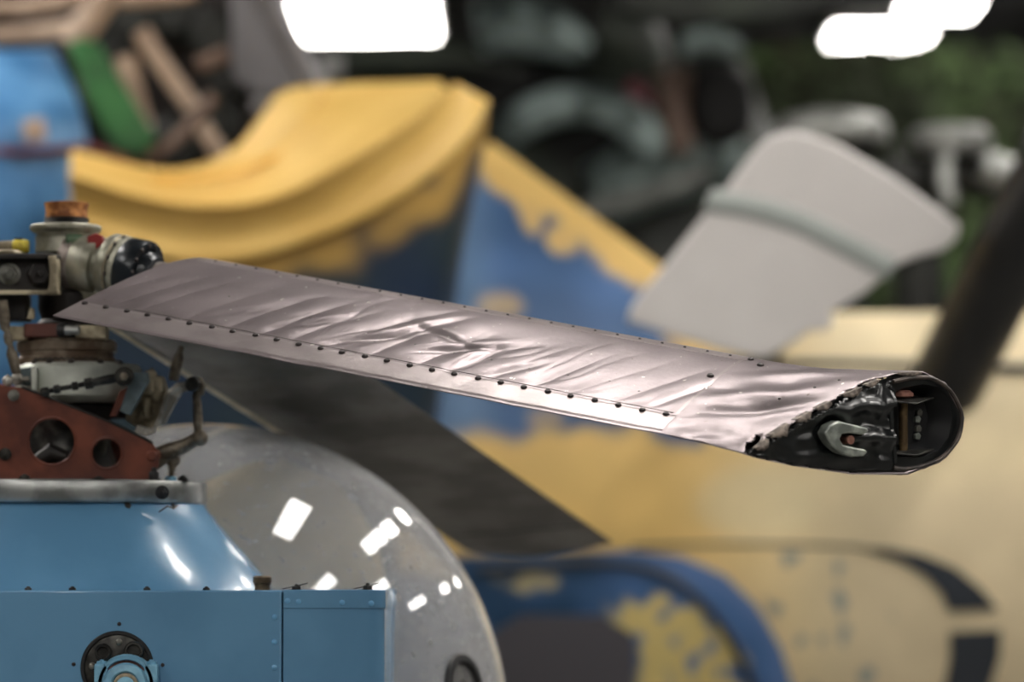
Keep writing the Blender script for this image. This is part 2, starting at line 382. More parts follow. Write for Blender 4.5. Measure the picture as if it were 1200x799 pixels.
# hole burst through the top skin near the nose of the tip
def in_hole(p):
    q = p - CAM; d = q.dot(FW); x = 600 + q.dot(RT) / d * F; y = 399.5 - q.dot(UP) / d * F
    return ((x - 1036) / (14 + 3 * nz(x * .2, 0))) ** 2 + ((y - 446) / 3.6) ** 2 < 1 or ((x - 886 - (519 - y) * 0.3) / 5) ** 2 + ((y - 518) / 9) ** 2 < 1
f = [q for q in f if not (q[0] // m_ > NS and q[0] % m_ < 90 and in_hole((v[q[0]] + v[q[2]]) / 2))]
f.append(tuple(range(m_)))                     # root rib
blade = mesh('rotor_blade', v, f, 'blade_alu', rotor, angle=50, recalc=False, solid=0.0012, soff=0)
bm = bmesh.new(); bm.from_mesh(blade.data); bmesh.ops.recalc_face_normals(bm, faces=bm.faces); bm.to_mesh(blade.data); bm.free()
blade['label'] = 'long dented silver rotor blade with riveted edges and a torn black tip'

def strip(name, f0, f1, h, m, s0f, s1, nf=8, ns=220, up_to=None, fall=True):
    rows = []
    for i in range(ns + 1):
        k = i / ns; r = []
        for j in range(nf + 1):
            fr = lerp(f0, f1, j / nf); s = lerp(s0f(fr), s1, k)
            e = min(1.0, min(j, nf - j) / 1.0); r.append(reg(s, fr, True) + EN * (h if 0 < j < nf else -0.0012))
        rows.append(r)
    v, f = g_grid(rows); return mesh(name, v, f, m, blade, angle=60)
strip('trailing_strip', 0.002, 0.19, 0.0011, 'blade_edge', lambda fr: sroot(fr) + 0.002, S1, nf=10)
# leading-edge wrap
def lead_strip():
    frs = [0.868, 0.872, 0.90, 0.93, 0.955, 0.98, 0.996]
    rows = []
    for i in range(221):
        s = lerp(0.075, S1 + 0.004, i / 220)
        r = [reg(s, fr, True) + EN * (0.0014 if j else -0.0008) + EC * (0.0012 if fr > .985 else 0) for j, fr in enumerate(frs)]
        r += [reg(s, 0.97, False) - EN * 0.001, reg(s, 0.93, False) - EN * 0.0008]
        rows.append(r)
    v, f = g_grid(rows); return mesh('leading_strip', v, f, 'blade_edge', blade, angle=50)
lead_strip()
g = G(); g.add(*g_tube([reg(s_, 0.193, True) + EN * 0.0004 for s_ in [lerp(0.10, S1 - .008, i / 200) for i in range(201)]], 0.0008, 5)); g.done('lap_seam', 'rivet_steel', blade)
# chordwise joint strip at the seam, a hair proud of the skin
rows = []
for i in range(60):
    fr = lerp(0.19, 0.985, i / 59)
    r = []
    for ds, h in ((-0.006, -0.0008), (-0.005, 0.0006), (0.0, 0.0008), (0.0012, -0.001)):
        r.append(reg(S1 + ds, fr, True) + EN * h)
    rows.append(r)
v, f = g_grid(rows); mesh('seam_strip', v, f, 'blade_edge', blade, angle=50)

def rivet_mesh(name, r, h, m):
    v, f = g_lathe((0, 0, 0), (0, 0, 1), [(r * 1.05, -h * 0.6), (r, h * 0.25), (r * 0.75, h * 0.8), (r * 0.3, h)], 10)
    o = mesh(name, v, f, m); d = o.data; bpy.data.objects.remove(o); return d
RV = rivet_mesh('rivet_head', 0.0046, 0.0030, 'rivet_dark'); RVS = rivet_mesh('rivet_small', 0.0022, 0.0014, 'rivet_dark'); RVB = rivet_mesh('screw_head', 0.0052, 0.0034, 'rivet_dark')
BM = Matrix((ES, EC, EN)).transposed()
if BM.determinant() < 0: BM = Matrix((-ES, EC, EN)).transposed()
BM = BM.to_4x4()
PITCH = 0.0355
def on_blade(s, fr, h=0.001): return Matrix.Translation(reg(s, fr, True) + EN * h) @ BM
s = 0.022
while s < S1 - 0.012:
    inst('rivet', RV, on_blade(s + random.uniform(-.001, .001), 0.163 + random.uniform(-.004, .004), 0.0014), blade); s += PITCH
s = 0.10
while s < S1 - 0.004:
    inst('rivet', RVS, on_blade(s, 0.905, 0.0018), blade); s += PITCH * 0.98
for s, fr in ((0.2, .5), (0.35, .42), (0.47, .33), (0.53, .36), (0.59, .37), (0.65, .36), (0.71, .35), (0.77, .35), (0.83, .37), (0.88, .33)):
    inst('rivet', RVS, on_blade(s, fr, -0.0003), blade)
for px_s, fr in ((S1 + 0.006, .905), (S1 + 0.03, .84), (S1 - 0.012, .60)):
    inst('screw', RVB if fr != .905 else RV, Matrix.Translation((torn(px_s, fr, True) if px_s > S1 else reg(px_s, fr, True)) + EN * .001) @ BM, blade)
for s, fr in ((S1 + 0.12, .42), (S1 + 0.16, .52), (S1 + 0.185, .62)):
    inst('rivet', RVS, Matrix.Translation(torn(s, fr, True) + EN * .0006) @ BM, blade)

# ---- torn tip: black end body with fork fitting and bolt
EFN = V((0, 0, 0))
a_, b_ = endp(0, True), endp(1, True); ex = (b_ - a_).normalized(); EFN = ex.cross(UP).normalized()
if EFN.dot(FW) > 0: EFN = -EFN                 # outward normal of the tip's end face, towards the viewer's side
INW = -EFN
def ep(px, py, off=0.0): return at(px, py, edep(px)) + EFN * off
outl = [ep(*p) for p in [(876, 530), (905, 515), (945, 491), (985, 468), (1020, 450), (1050, 441), (1085, 439), (1110, 451), (1125, 470), (1131, 490), (1126, 515), (1107, 539), (1088, 549), (1065, 555), (1000, 554), (930, 544), (890, 536)]]
outl = [p - EFN * 0.006 for p in outl]
hole1 = [ep(x, y, -0.006) for x, y in [(1046, 462), (1062, 454), (1085, 450), (1102, 453), (1114, 466), (1119, 488), (1115, 512), (1102, 529), (1083, 536), (1050, 535), (1042, 518), (1038, 495), (1041, 474)]]
hole2 = [ep(x, y, -0.006) for x, y in [(960, 505), (964, 495), (975, 488), (988, 489), (997, 497), (999, 508), (990, 527), (975, 535), (963, 528)]]
capo = plate(outl, [hole1, hole2], INW * 0.004, 'tip_rib', 'tip_black', blade, smooth=False)
capo['label'] = 'ragged black end rib closing the torn blade tip'
# dimpled black sheet pushed out around the fitting
def tip_pad():
    def inside(x, y):
        pts = [(876, 531), (905, 516), (945, 493), (985, 470), (1020, 452), (1044, 446), (1040, 480), (1042, 520), (1047, 549), (1000, 553), (930, 544), (890, 536)]
        r = False; n = len(pts)
        for i in range(n):
            (x1, y1), (x2, y2) = pts[i], pts[(i + 1) % n]
            if (y1 > y) != (y2 > y) and x < (x2 - x1) * (y - y1) / (y2 - y1) + x1: r = not r
        return r
    v = []; f = []; idx = {}
    for i, x in enumerate(range(874, 1050, 3)):
        for j, y in enumerate(range(440, 558, 3)):
            idx[i, j] = len(v)
            t = sst(875, 1000, x)
            h = 0.004 + 0.012 * t * math.exp(-((y - 478 - (x - 1000) * -0.1) / 9) ** 2) + 0.012 * t * math.exp(-((y - 512 - (x - 1000) * .02) / 8) ** 2) * sst(990, 1005, x) + 0.006 * nz(x * .05, y * .07) + 0.008 * math.exp(-((x - 1042) / 5) ** 2)
            h -= 0.03 * math.exp(-(((x - 976) / 15) ** 2 + ((y - 508) / 17) ** 2) ** 2)
            v.append(ep(x, y, h - 0.006))
    for (i, j) in list(idx):
        q = [(i, j), (i + 1, j), (i + 1, j + 1), (i, j + 1)]
        if all(k in idx for k in q):
            c = (v[idx[q[0]]] + v[idx[q[2]]]) / 2
            if inside(874 + 3 * i + 1.5, 440 + 3 * j + 1.5): f.append(tuple(idx[k] for k in q))
    mesh('tip_sheet', v, f, 'tip_black', blade, angle=80, solid=0.002, soff=0)
tip_pad()
# tunnel behind the nozzle opening
g = G(); n1 = len(hole1)
cc = sum(hole1, V()) / n1; inner = [cc.lerp(p, .7) + INW * 0.03 for p in hole1]
g.add(hole1 + inner, [(i, (i + 1) % n1, n1 + (i + 1) % n1, n1 + i) for i in range(n1)] + [tuple(range(n1, 2 * n1))])
g.done('tip_nozzle', 'black_rubber', blade)
# rolled lip around the nose
lip = catmull([ep(*p, 0.002) for p in [(1046, 447), (1066, 443), (1090, 443), (1110, 455), (1122, 474), (1126, 491), (1121, 514), (1105, 534), (1085, 544), (1062, 549), (1046, 548)]], 40)
g = G(); g.add(*g_tube(lip, 0.003, 8)); g.done('tip_lip', 'tip_brown', blade, label='rolled brown-black rim around the tip opening')
g = G(); g.add(*g_tube([ep(1040, 452, .004), ep(1044, 458, .006), ep(1041, 480, .006), ep(1042, 505, .006), ep(1045, 530, .006), ep(1047, 542, .004)], 0.0035, 8)); g.done('tip_seam', 'tip_black', blade)
# fork
def fork():
    o_ = [(958, 507), (963, 498), (974, 493), (990, 497), (1007, 501), (1009, 505), (1003, 509), (990, 507), (978, 508), (975, 514), (979, 521), (992, 524), (1004, 526), (1008, 529), (1003, 534), (991, 535), (976, 530), (966, 522), (961, 514)]
    v, f = g_prism([ep(x, y, 0.018) for x, y in o_], INW * 0.020)
    mesh('fork_fitting', v, f, 'fork_metal', blade, bevel=0.002, label='pale metal fork fitting sticking out of the black tip')
    g = G(); g.add(*g_lathe(ep(991, 515, 0.012), INW, [(0.006, 0), (0.006, 0.02)], 14)); g.done('fork_pin', 'rust', blade)
fork()
# bolt through the nozzle
bx = 1070
g = G(); g.add(*g_lathe(ep(bx, 550, -0.022), UP, [(0.0062, 0), (0.0062, 0.094)], 16)); g.done('tip_bolt', 'bolt_brass', blade)
g = G(); g.add(*g_lathe(ep(bx - 2, 466, -0.022), UP, [(0.013, 0), (0.0165, 0.002), (0.0165, 0.006), (0.012, 0.0095), (0.004, 0.0105)], 24)); g.done('bolt_head', 'rust', blade, label='pinkish rusty round bolt head')
g = G(); g.add(*g_lathe(ep(1063, 557, -0.018), UP, [(0.004, 0), (0.0062, 0.003), (0.0062, 0.017)], 6)); g.done('bolt_nut', 'rust', blade, label='brown bolt end below the tip')
for y, hh in ((469, 0.002), (530, 0.0025)):
    o_ = [ep(1046, y + 2, 0), ep(1074, y + 5, 0.0), ep(1100, y - 2, -0.01)]
    v, f = g_prism([o_[0], o_[1], o_[2], o_[2] + INW * 0.05, o_[0] + INW * 0.05], UP * hh)
    mesh('bolt_plate', v, f, 'dark_steel', blade, bevel=0.0006)
for i, (x, y) in enumerate(((1094, 484), (1092, 492), (1093, 503), (1092, 512))):
    v, f = g_prism([ep(x - 3, y + 3, -.03), ep(x + 2, y + 4, -.03), ep(x + 3.5, y - 1, -.03), ep(x + 1, y - 5, -.03), ep(x - 3, y - 3, -.03)], INW * 0.012)
    mesh('torn_scrap', v, f, 'fork_metal' if i % 2 else 'grey_steel', blade, bevel=0.0008)
# curled flaps of torn skin with bare primer along the tear
for (x0, y0, x1, y1, l) in ((900, 512, 922, 498, 9), (930, 494, 948, 484, 7), (884, 527, 898, 516, 7), (955, 480, 972, 472, 6), (986, 464, 1008, 455, 8), (1012, 452, 1028, 446, 6), (1050, 438, 1078, 437, 5)):
    p0, p1 = ep(x0, y0, 0.004), ep(x1, y1, 0.004); r = []
    for i in range(9):
        a = p0.lerp(p1, i / 8); jl = l * (0.4 + 0.6 * abs(nz(i * .9, x0))) * math.sin(math.pi * (i + .6) / 9.2) * 0.00115
        r.append([a - ES * 0.006 + EN * 0.001, a + EN * 0.002, a + ES * (jl * .6) - EN * (jl * .25), a + ES * jl - EN * (jl * 1.1)])
    v, f = g_grid(r); mesh('torn_flap', v, f, 'primer', blade, angle=60, solid=0.001)

# ------------------------------------------------------------------ main rotor : far blade (seen from underneath)
hub2 = at(85, 338, HUBD + 0.02)
A2 = at(238, 449, 6.13); B2 = at(530, 632, 7.0)             # lower (leading) edge
B2 = B2 + (B2 - A2).normalized() * .06; D2 = (B2 - A2); E2 = D2.normalized()
C2 = RT * 0.27 + UP * 0.015; C2 = C2 + FW * (-(C2.dot(E2)) / FW.dot(E2)); C2 = C2 - E2 * C2.dot(E2)
EC2 = C2.normalized(); EN2 = E2.cross(EC2).normalized()
if EN2.dot(FW) > 0: EN2 = -EN2                                # towards the viewer: its underside
c2 = C2.length; L2 = D2.length; SR = -0.42
def b2(s, fr, side, w_=1.0):
    h = yt(fr) * c2 * side * w_ + (0.0035 * nz(s * 7, fr * 4, side) + 0.002 * nz(s * 25, fr * 3)) * math.sin(math.pi * fr)
    return A2 + E2 * s + EC2 * (fr * c2) + EN2 * h
rows = []
frs = [0.5 - 0.5 * math.cos(math.pi * i / 24) for i in range(25)]
for i in range(141):
    s = lerp(SR, L2, i / 140); w_ = 1.0 if i < 140 else 0.3
    tipr = 0.0
    rows.append([b2(s + (0.03 * math.sin(math.pi * fr) * sst(L2 - .08, L2, s)), fr, 1, w_) for fr in frs] + [b2(s + (0.03 * math.sin(math.pi * fr) * sst(L2 - .08, L2, s)), fr, -0.8, w_) for fr in frs[-2:0:-1]])
v, f = g_grid(rows, True); mm = len(rows[0]); f += [tuple(range(mm)), tuple(range(len(v) - mm, len(v)))]
far_blade = mesh('rotor_blade', v, f, 'blade_dark', rotor, angle=50)
far_blade['label'] = 'dark shaded rotor blade drooping away behind the bubble canopy'
rows = [[b2(s, 0.085, 1) + EN2 * .002, b2(s, 0.04, 1) + EN2 * .003, b2(s, 0.01, 1) + EN2 * .002 - EC2 * .003, b2(s, 0.01, -.8) - EC2 * .004, b2(s, 0.03, -.8) - EN2 * .002] for s in [lerp(SR + .05, 0.34, i / 60) for i in range(61)]]
v, f = g_grid(rows); mesh('leading_strip', v, f, 'blade_pale', far_blade, angle=60, label='pale worn leading edge strip')
g = G(); g.add(*g_tube([b2(L2 - 0.13 - 0.02 * math.sin(3 * fr), fr, 1) - EN2 * 0.0005 for fr in [0.03 + 0.94 * i / 20 for i in range(21)]], 0.0022, 6)); g.done('tip_seam', 'black_rubber', far_blade)
rows = [[b2(s, fr, 1) + EN2 * h for s, h in ((L2 - .125, .0), (L2 - .12, .002), (L2 - .02, .002))] for fr in [0.03 + 0.94 * i / 20 for i in range(21)]]
v, f = g_grid(rows); mesh('tip_cap', v, f, 'blade_dark', far_blade, angle=60)
shk = A2 + E2 * SR + EC2 * (0.3 * c2)
g = G(); g.add(*g_tube([hub2, hub2.lerp(shk, 0.6), shk + E2 * 0.03], [0.034, 0.026, 0.022], 20)); g.done('blade_shank', 'hub_grey', rotor)

# ------------------------------------------------------------------ main rotor : rotor head
u_ = HUBD / F                                  # metres per pixel at the hub
def hp(px, py, dd=0.0): return at(px, py, HUBD + dd)
def vlathe(name, cx, prof, m, parent, dd=0.0, n=48, label=None, **k):
    y0 = prof[0][1]; o = hp(cx, y0, dd); uu = (HUBD + dd) / F
    v, f = g_lathe(o, ZV, [(max(r, 1e-4) * uu, (y0 - y) * uu) for r, y in prof], n)
    return mesh(name, v, f, m, parent, label=label, **k)
vlathe('mast_cap', 78, [(24, 257), (25, 254), (24.5, 250), (25, 243), (26, 240), (26, 238), (23.5, 237.5), (22.5, 240), (1, 241)], 'brown_cap', rotor, label='brown ribbed cap on top of the mast')
vlathe('thread_collar', 78, [(26, 265), (26.5, 262), (25.5, 261), (26.8, 259.5), (25.5, 258), (26.5, 256.5), (24, 255)], 'black_rubber', rotor)
vlathe('top_flange', 77, [(33, 278), (34, 275), (40, 272), (42, 270), (42, 266), (40, 264), (25, 263.5)], 'hub_grey', rotor, bevel=0.0008)
hubb = vlathe('hub_barrel', 75, [(18, 352), (18, 340), (19, 310), (20, 299), (34, 296), (34, 277), (30, 275)], 'hub_grey', rotor)
# paint marks on barrel
def arc_patch(name, cx, r, a0, a1, y0, y1, m, parent):
    rows = []
    for j in range(2):
        y = y0 if j == 0 else y1; o = hp(cx, y)
        rows.append([V((o.x + r * u_ * math.sin(a), o.y - r * u_ * math.cos(a), o.z)) for a in [lerp(a0, a1, i / 10) for i in range(11)]])
    v, f = g_grid(rows); mesh(name, v, f, m, parent, solid=0.0015, soff=0)
arc_patch('paint_mark', 75, 34.6, 0.18, 0.78, 277, 290, 'green_mark', hubb)
v, f = g_prism([hp(x, y, -0.05) for x, y in [(102, 277), (112, 273), (120, 276), (122, 284), (113, 292), (103, 291)]], FW * 0.02)
mesh('paint_mark', v, f, 'red_mark', hubb, bevel=0.002)
# blade grip, turned around the blade axis
AX0 = TE0 + EC * (0.78 * CH) + EN * 0.004 - UP * 0.013
def ax(s): return AX0 + ES * s
def grip(name, prof, m, parent=rotor, n=56, s0=0.0, label=None):
    v, f = g_lathe(ax(s0), ES, prof, n); return mesh(name, v, f, m, parent, label=label, bevel=0)
GS = 0.030
grip('grip_drum', [(0.036, -0.160), (0.0425, -0.158), (0.0435, -0.150), (0.0435, -0.126), (0.0420, -0.120), (0.034, -0.118), (0.032, -0.105)], 'hub_grey', s0=GS + .014, label='grey grip drum')
grip('grip_rim', [(0.036, -0.178), (0.044, -0.177), (0.0475, -0.172), (0.0475, -0.166), (0.044, -0.160), (0.036, -0.159)], 'shank', s0=GS + .018, label='bright rounded rim ring of the grip drum')
grip('grip_neck', [(0.033, -0.125), (0.031, -0.108), (0.034, -0.096), (0.044, -0.087)], 'hub_grey', s0=GS)
gf_ = grip('grip_flange', [(0.042, -0.092), (0.050, -0.088), (0.0515, -0.085), (0.0515, -0.074), (0.049, -0.071), (0.047, -0.0705), (0.047, -0.066), (0.050, -0.065), (0.050, -0.058), (0.047, -0.056)], 'hub_grey', s0=GS)
br_ = grip('bearing_ring', [(0.047, -0.060), (0.050, -0.056), (0.050, -0.030), (0.0485, -0.025), (0.038, -0.024), (0.036, -0.029), (0.028, -0.029)], 'black_ring', s0=GS, label='black bearing ring with small bolts')
grip('bearing_boot', [(0.036, -0.031), (0.034, -0.016), (0.028, -0.008), (0.02, -0.006)], 'black_ring', s0=GS)
grip('blade_neck', [(0.0205, -0.03), (0.0205, 0.012), (0.0225, 0.03), (0.0225, 0.06)], 'shank', label='bright blade neck between bearing and skin')
boltv, boltf = g_lathe((0, 0, 0), (0, 0, 1), [(0.0034, -0.001), (0.0034, 0.0022), (0.0022, 0.003)], 8)
o = mesh('ring_bolt', boltv, boltf, 'rivet_steel'); BOLT = o.data; bpy.data.objects.remove(o)
gx, gy, ga = frame(ES); GM = Matrix((gx, gy, ga)).transposed().to_4x4()
for i in range(14):
    t = 2 * math.pi * i / 14
    inst('bolt', BOLT, Matrix.Translation(ax(GS - 0.025) + (gx * math.cos(t) + gy * math.sin(t)) * 0.0435) @ GM, br_)
for i in range(12):
    t = 2 * math.pi * i / 12 + .2
    inst('bolt', BOLT, Matrix.Translation(ax(GS - 0.0705) + (gx * math.cos(t) + gy * math.sin(t)) * 0.0485) @ GM, gf_)
# torn sealant bead on the flange
g = G(); g.add(*g_tube([ax(GS - 0.0715 + .002 * nz(i * .7, 2)) + (gx * math.cos(t) + gy * math.sin(t)) * (0.0505 + .0012 * nz(i * .9, 5)) for i, t in enumerate([2 * math.pi * k / 60 for k in range(61)])], 0.0016, 6)); g.done('sealant_bead', 'beige_metal', gf_)

# yoke block on the left
yd = -0.085
g = G(); g.add(*g_box(hp(20, 321, yd + .03), 46 * u_, 0.03, 22 * u_)); yoke = g.done('yoke', 'hub_dark', rotor, bevel=0.002)
for (x0, y0, x1, y1) in ((-30, 298, 67, 303), (-30, 340, 67, 345)):
    v, f = g_prism([hp(x0, y0, yd - .022), hp(x1, y0, yd - .022), hp(x1, y1, yd - .022), hp(x0, y1, yd - .022)], FW * 0.05); mesh('yoke_rail', v, f, 'hub_dark' if y0 < 320 else 'beige_metal', yoke, bevel=0.001)
v, f = g_prism([hp(x, y, yd - .024) for x, y in [(56, 300), (66, 299), (66, 343), (54, 343), (57, 335), (58, 320), (57, 308)]], FW * 0.055); mesh('yoke_end_plate', v, f, 'beige_metal', yoke, bevel=0.0012, label='pale end plate of the yoke')
def hexbolt(name, c, axis, r, h, m, parent, stud=0.5, washer=1.25, studm=None):
    g = G(); a = V(axis).normalized()
    g.add(*g_lathe(c, a, [(r * washer, 0), (r * washer, h * .18), (r, h * .18)], 24))
    g.add(*g_lathe(c, a, [(r, h * .15), (r, h * .85), (r * .85, h)], 6))
    g.add(*g_lathe(c, a, [(r * stud, h * .8), (r * stud, h * 1.35), (r * stud * .7, h * 1.5)], 16))
    return g.done(name, m, parent, angle=30)
hexbolt('yoke_bolt', hp(11, 321, yd - .002), -FW + RT * .12, 0.013, 0.016, 'grey_steel', yoke, 0.55)
hexbolt('yoke_bolt', hp(44, 321, yd - .002), -FW + RT * .25, 0.017, 0.022, 'hub_dark', yoke, 0.3, 1.05)
# yellow sleeved lead above the yoke
g = G(); g.add(*g_tube([hp(-20, 289, -.03), hp(4, 288, -.03), hp(16, 288, -.03)], [0.007, 0.0075, 0.008], 14)); g.done('lead', 'beige_metal', rotor)
g = G(); g.add(*g_tube([hp(15, 288, -.03), hp(17, 288, -.03), hp(31, 289, -.03), hp(34, 289, -.03)], [0.008, 0.0105, 0.0105, 0.009], 18)); ys = g.done('yellow_sleeve', 'yellow_tag', rotor, label='yellow sleeve on a lead above the yoke')
g = G(); g.add(*g_box(hp(22, 280.5, -.03), 4.5 * u_, 0.005, 1.6 * u_)); g.done('sleeve_clip', 'black_rubber', ys)
vlathe('yoke_washer', 8, [(17, 300), (18, 296), (14, 293), (6, 292)], 'beige_metal', rotor, dd=-.06)
# stack below the head
mast = vlathe('mast', 78, [(30, 470), (30, 398), (36, 394), (36, 380), (30, 374), (34, 362), (34, 345), (28, 340)], 'hub_dark', rotor)
g = G(); g.add(*g_box(hp(14, 360, -.03), 20 * u_, .03, 16 * u_)); g.done('yoke_underblock', 'hub_dark', rotor, bevel=.002)
v, f = g_prism([hp(x, y, -.075) for x, y in [(31, 374), (35, 360), (40, 362), (40, 374)]], FW * 0.012); mesh('lug', v, f, 'beige_metal', rotor, bevel=.001)
g = G(); g.add(*g_box(hp(50, 388, -.05), 20 * u_, .02, 8 * u_)); g.done('clamp_block', 'red_brown', rotor, bevel=.002, label='red-brown clamp block under the yoke')
g = G(); g.add(*g_box(hp(108, 390, -.035), 18 * u_, .02, 8 * u_)); g.done('clamp_block', 'beige_metal', rotor, bevel=.002)
g = G(); g.add(*g_box(hp(22, 391, -.04), 12 * u_, .02, 8 * u_)); g.done('clamp_block', 'beige_metal', rotor, bevel=.002)
g = G(); g.add(*g_lathe(hp(67, 387, -.085), RT, [(7 * u_, 0), (8 * u_, 3 * u_), (8 * u_, 8 * u_), (5 * u_, 9 * u_)], 20)); cb_ = g.done('clamp_bolt', 'black_rubber', rotor)
g = G(); g.add(*g_lathe(hp(76, 387, -.085), RT, [(5.5 * u_, 0), (6 * u_, 4 * u_), (5 * u_, 10 * u_), (5.6 * u_, 12 * u_), (5.6 * u_, 16 * u_), (3 * u_, 18 * u_)], 20)); g.done('clamp_bolt_head', 'flange_steel', cb_)
vlathe('collar', 78, [(42, 401), (44, 396), (42, 394)], 'black_rubber', rotor, dd=0)
br2 = vlathe('bearing_collar', 78, [(56, 429), (58, 427), (58, 421), (55, 419), (55, 414), (58, 412), (59, 403), (56, 399), (40, 398)], 'bronze_ring', rotor, label='bronze grey bearing collar around the mast')
sw = vlathe('swashplate', 92, [(60, 474), (68, 470), (73, 466), (74, 440), (74, 433), (70, 428), (55, 426)], 'swash_silver', rotor, n=72, label='pale silver swashplate ring')
for a in (-0.75, -0.42, -0.02, 0.5, 0.9, -1.1):
    o_ = hp(92, 428); p = V((o_.x + 66 * u_ * math.sin(a), o_.y - 66 * u_ * math.cos(a), o_.z))
    inst('bolt', BOLT, Matrix.Translation(p) @ Matrix.Scale(1.5, 4), sw)
# twisted locking wire between bolts
o_ = hp(92, 427)
g = G(); g.add(*g_tube([V((o_.x + 67 * u_ * math.sin(a), o_.y - 67 * u_ * math.cos(a), o_.z + 0.004 + .0015 * math.sin(a * 60))) for a in [-0.75 + 1.2 * i / 60 for i in range(61)]], 0.0012, 6)); g.done('locking_wire', 'dark_steel', sw)
v, f = g_prism([hp(x, y, -.098) for x, y in [(36, 431), (43, 430), (43, 458), (36, 457)]], FW * .02); mesh('lug', v, f, 'swash_silver', sw, bevel=.002)
v, f = g_prism([hp(x, y, -.088) for x, y in [(22, 432), (36, 430), (37, 452), (24, 452)]], FW * .03); mesh('lug', v, f, 'blue_grey', sw, bevel=.002)
# inclined beaded rod on the left
g = G(); P = [hp(3, 352, -.10), hp(5, 372, -.10), hp(6, 384, -.10), hp(8, 388, -.10), hp(9, 393, -.10), hp(10, 400, -.10), hp(12, 405, -.10), hp(13, 412, -.10), hp(14, 414, -.10), hp(18, 432, -.10), hp(20, 440, -.10)]
g.add(*g_tube(P, [.0075, .009, .007, .0045, .0065, .0065, .0045, .0068, .0085, .007, .006], 12)); g.done('pitch_link', 'link_steel', rotor)
g = G(); g.add(*g_sphere(hp(20, 444, -.10), 0.0095)); g.add(*g_lathe(hp(20, 444, -.10) - RT * .016, RT, [(.004, 0), (.004, .034)], 12)); g.done('rod_end', 'arm_alloy', rotor)
g = G(); g.add(*g_sphere(hp(9, 446, -.105), 0.008)); g.add(*g_sphere(hp(9, 446, -.105), 0.0095, (.5, 1, 1))); g.done('rod_end', 'arm_alloy', rotor)

# ------------------------------------------------------------------ blue helicopter
heli = thing('blue_helicopter', V((hp(77, 690).x, HUBD - 0.1, 0.0)), 'light blue helicopter body with bubble canopy and mast fairing below the rotor', 'helicopter')
# turnbuckle and levers of the fixed controls
td = -0.125
g = G(); pts = [(47, 460, .0035), (50, 459.5, .0075), (57, 458.5, .0075), (58, 458, .004), (63, 457, .0045), (64, 456.6, .0072), (70, 455.4, .0072), (71, 455.2, .004), (84, 453, .004), (85, 452.8, .007), (91, 451.8, .007), (92, 451.4, .004), (99, 450, .0045), (100, 450, .009), (108, 448.5, .0092), (110, 448, .0065), (128, 444.5, .0078), (138, 442.5, .007)]
g.add(*g_tube([hp(x, y, td) for x, y, r in pts], [r for x, y, r in pts], 6)); tb = g.done('turnbuckle', 'dark_steel', heli, angle=30, label='dark threaded turnbuckle rod across the swashplate')
g = G(); g.add(*g_lathe(hp(145, 441, td - .014), FW, [(.0125, 0), (.014, .003), (.014, .017), (.0125, .02)], 24)); g.done('rod_eye', 'dark_steel', tb)
g = G(); g.add(*g_lathe(hp(145, 441, td - .019), FW, [(.005, 0), (.0065, .001), (.0065, .02)], 6)); g.done('eye_bolt', 'link_steel', tb)
def px_plate(name, pts, dd, th, m, parent=heli, bevel=.0015, label=None):
    v, f = g_prism([hp(x, y, dd) for x, y in pts], FW * th); return mesh(name, v, f, m, parent, bevel=bevel, label=label, angle=30)
px_plate('bracket', [(146, 437), (172, 436), (174, 447), (171, 452), (152, 487), (140, 482), (150, 452)], -.10, .03, 'blue_grey', label='blue-grey bracket beside the swashplate')
px_plate('bracket_lug', [(140, 458), (150, 453), (146, 470), (136, 488), (128, 488)], -.085, .02, 'red_brown')
for x, y0, y1, r in ((176, 434, 462, 8), (184, 442, 470, 7), (172, 466, 490, 6), (165, 480, 492, 4)):
    vlathe('lug', x, [(r * .7, y1), (r, y1 - 3), (r * .92, (y0 + y1) / 2), (r, y0 + 3), (r * .6, y0)], 'beige_metal', heli, dd=-.055, n=20)
vlathe('lug_bolt', 178, [(2, 441), (2.6, 438), (2.6, 432), (1, 431)], 'link_steel', heli, dd=-.055, n=12)
px_plate('arm_casting', [(146, 492), (152, 470), (160, 444), (172, 438), (190, 442), (194, 458), (184, 490), (178, 502), (158, 500)], -.045, .05, 'beige_metal', bevel=.004, label='beige casting carrying the control arm')
arm = px_plate('control_arm', [(160, 498), (178, 503), (183, 492), (196, 458), (206, 449), (228, 445), (229, 455), (213, 460), (204, 474), (192, 497), (182, 500), (181, 508), (171, 511), (158, 507)], -.075, .028, 'arm_alloy', label='cranked light alloy control arm')
px_plate('arm_flange', [(184, 494), (197, 459), (206, 452), (222, 449), (222, 452), (208, 456), (200, 463), (188, 496)], -.08, .008, 'arm_alloy', arm)
g = G(); g.add(*g_lathe(hp(225, 450, -.088), FW, [(.0085, 0), (.011, .003), (.011, .045), (.0085, .048)], 24)); g.done('arm_pivot', 'dark_steel', arm)
g = G(); g.add(*g_tube([hp(228, 443, -.06), hp(233, 446, -.06), hp(236, 452, -.06), hp(234, 459, -.06), hp(230, 464, -.06), hp(231, 472, -.06), hp(232, 490, -.06), hp(232, 505, -.06)], [.004, .006, .007, .0075, .0065, .0062, .0072, .006], 12)); g.done('control_link', 'link_steel', heli)
g = G(); g.add(*g_sphere(hp(234, 513, -.06), .0125)); g.add(*g_tube([hp(178, 540, -.05), hp(196, 530, -.055), hp(214, 523, -.058), hp(230, 514, -.06)], [.016, .0135, .011, .0095], 18)); g.done('lever', 'link_steel', heli, label='tapered grey-brown lever with rounded end')
g = G(); g.add(*g_sphere(hp(203, 539, -.05), .0105, (1, 1, 1.05))); g.add(*g_tube([hp(202, 545, -.05), hp(201, 552, -.05), hp(200, 566, -.05)], [.007, .004, .004], 12)); g.done('lever_stud', 'link_steel', heli)
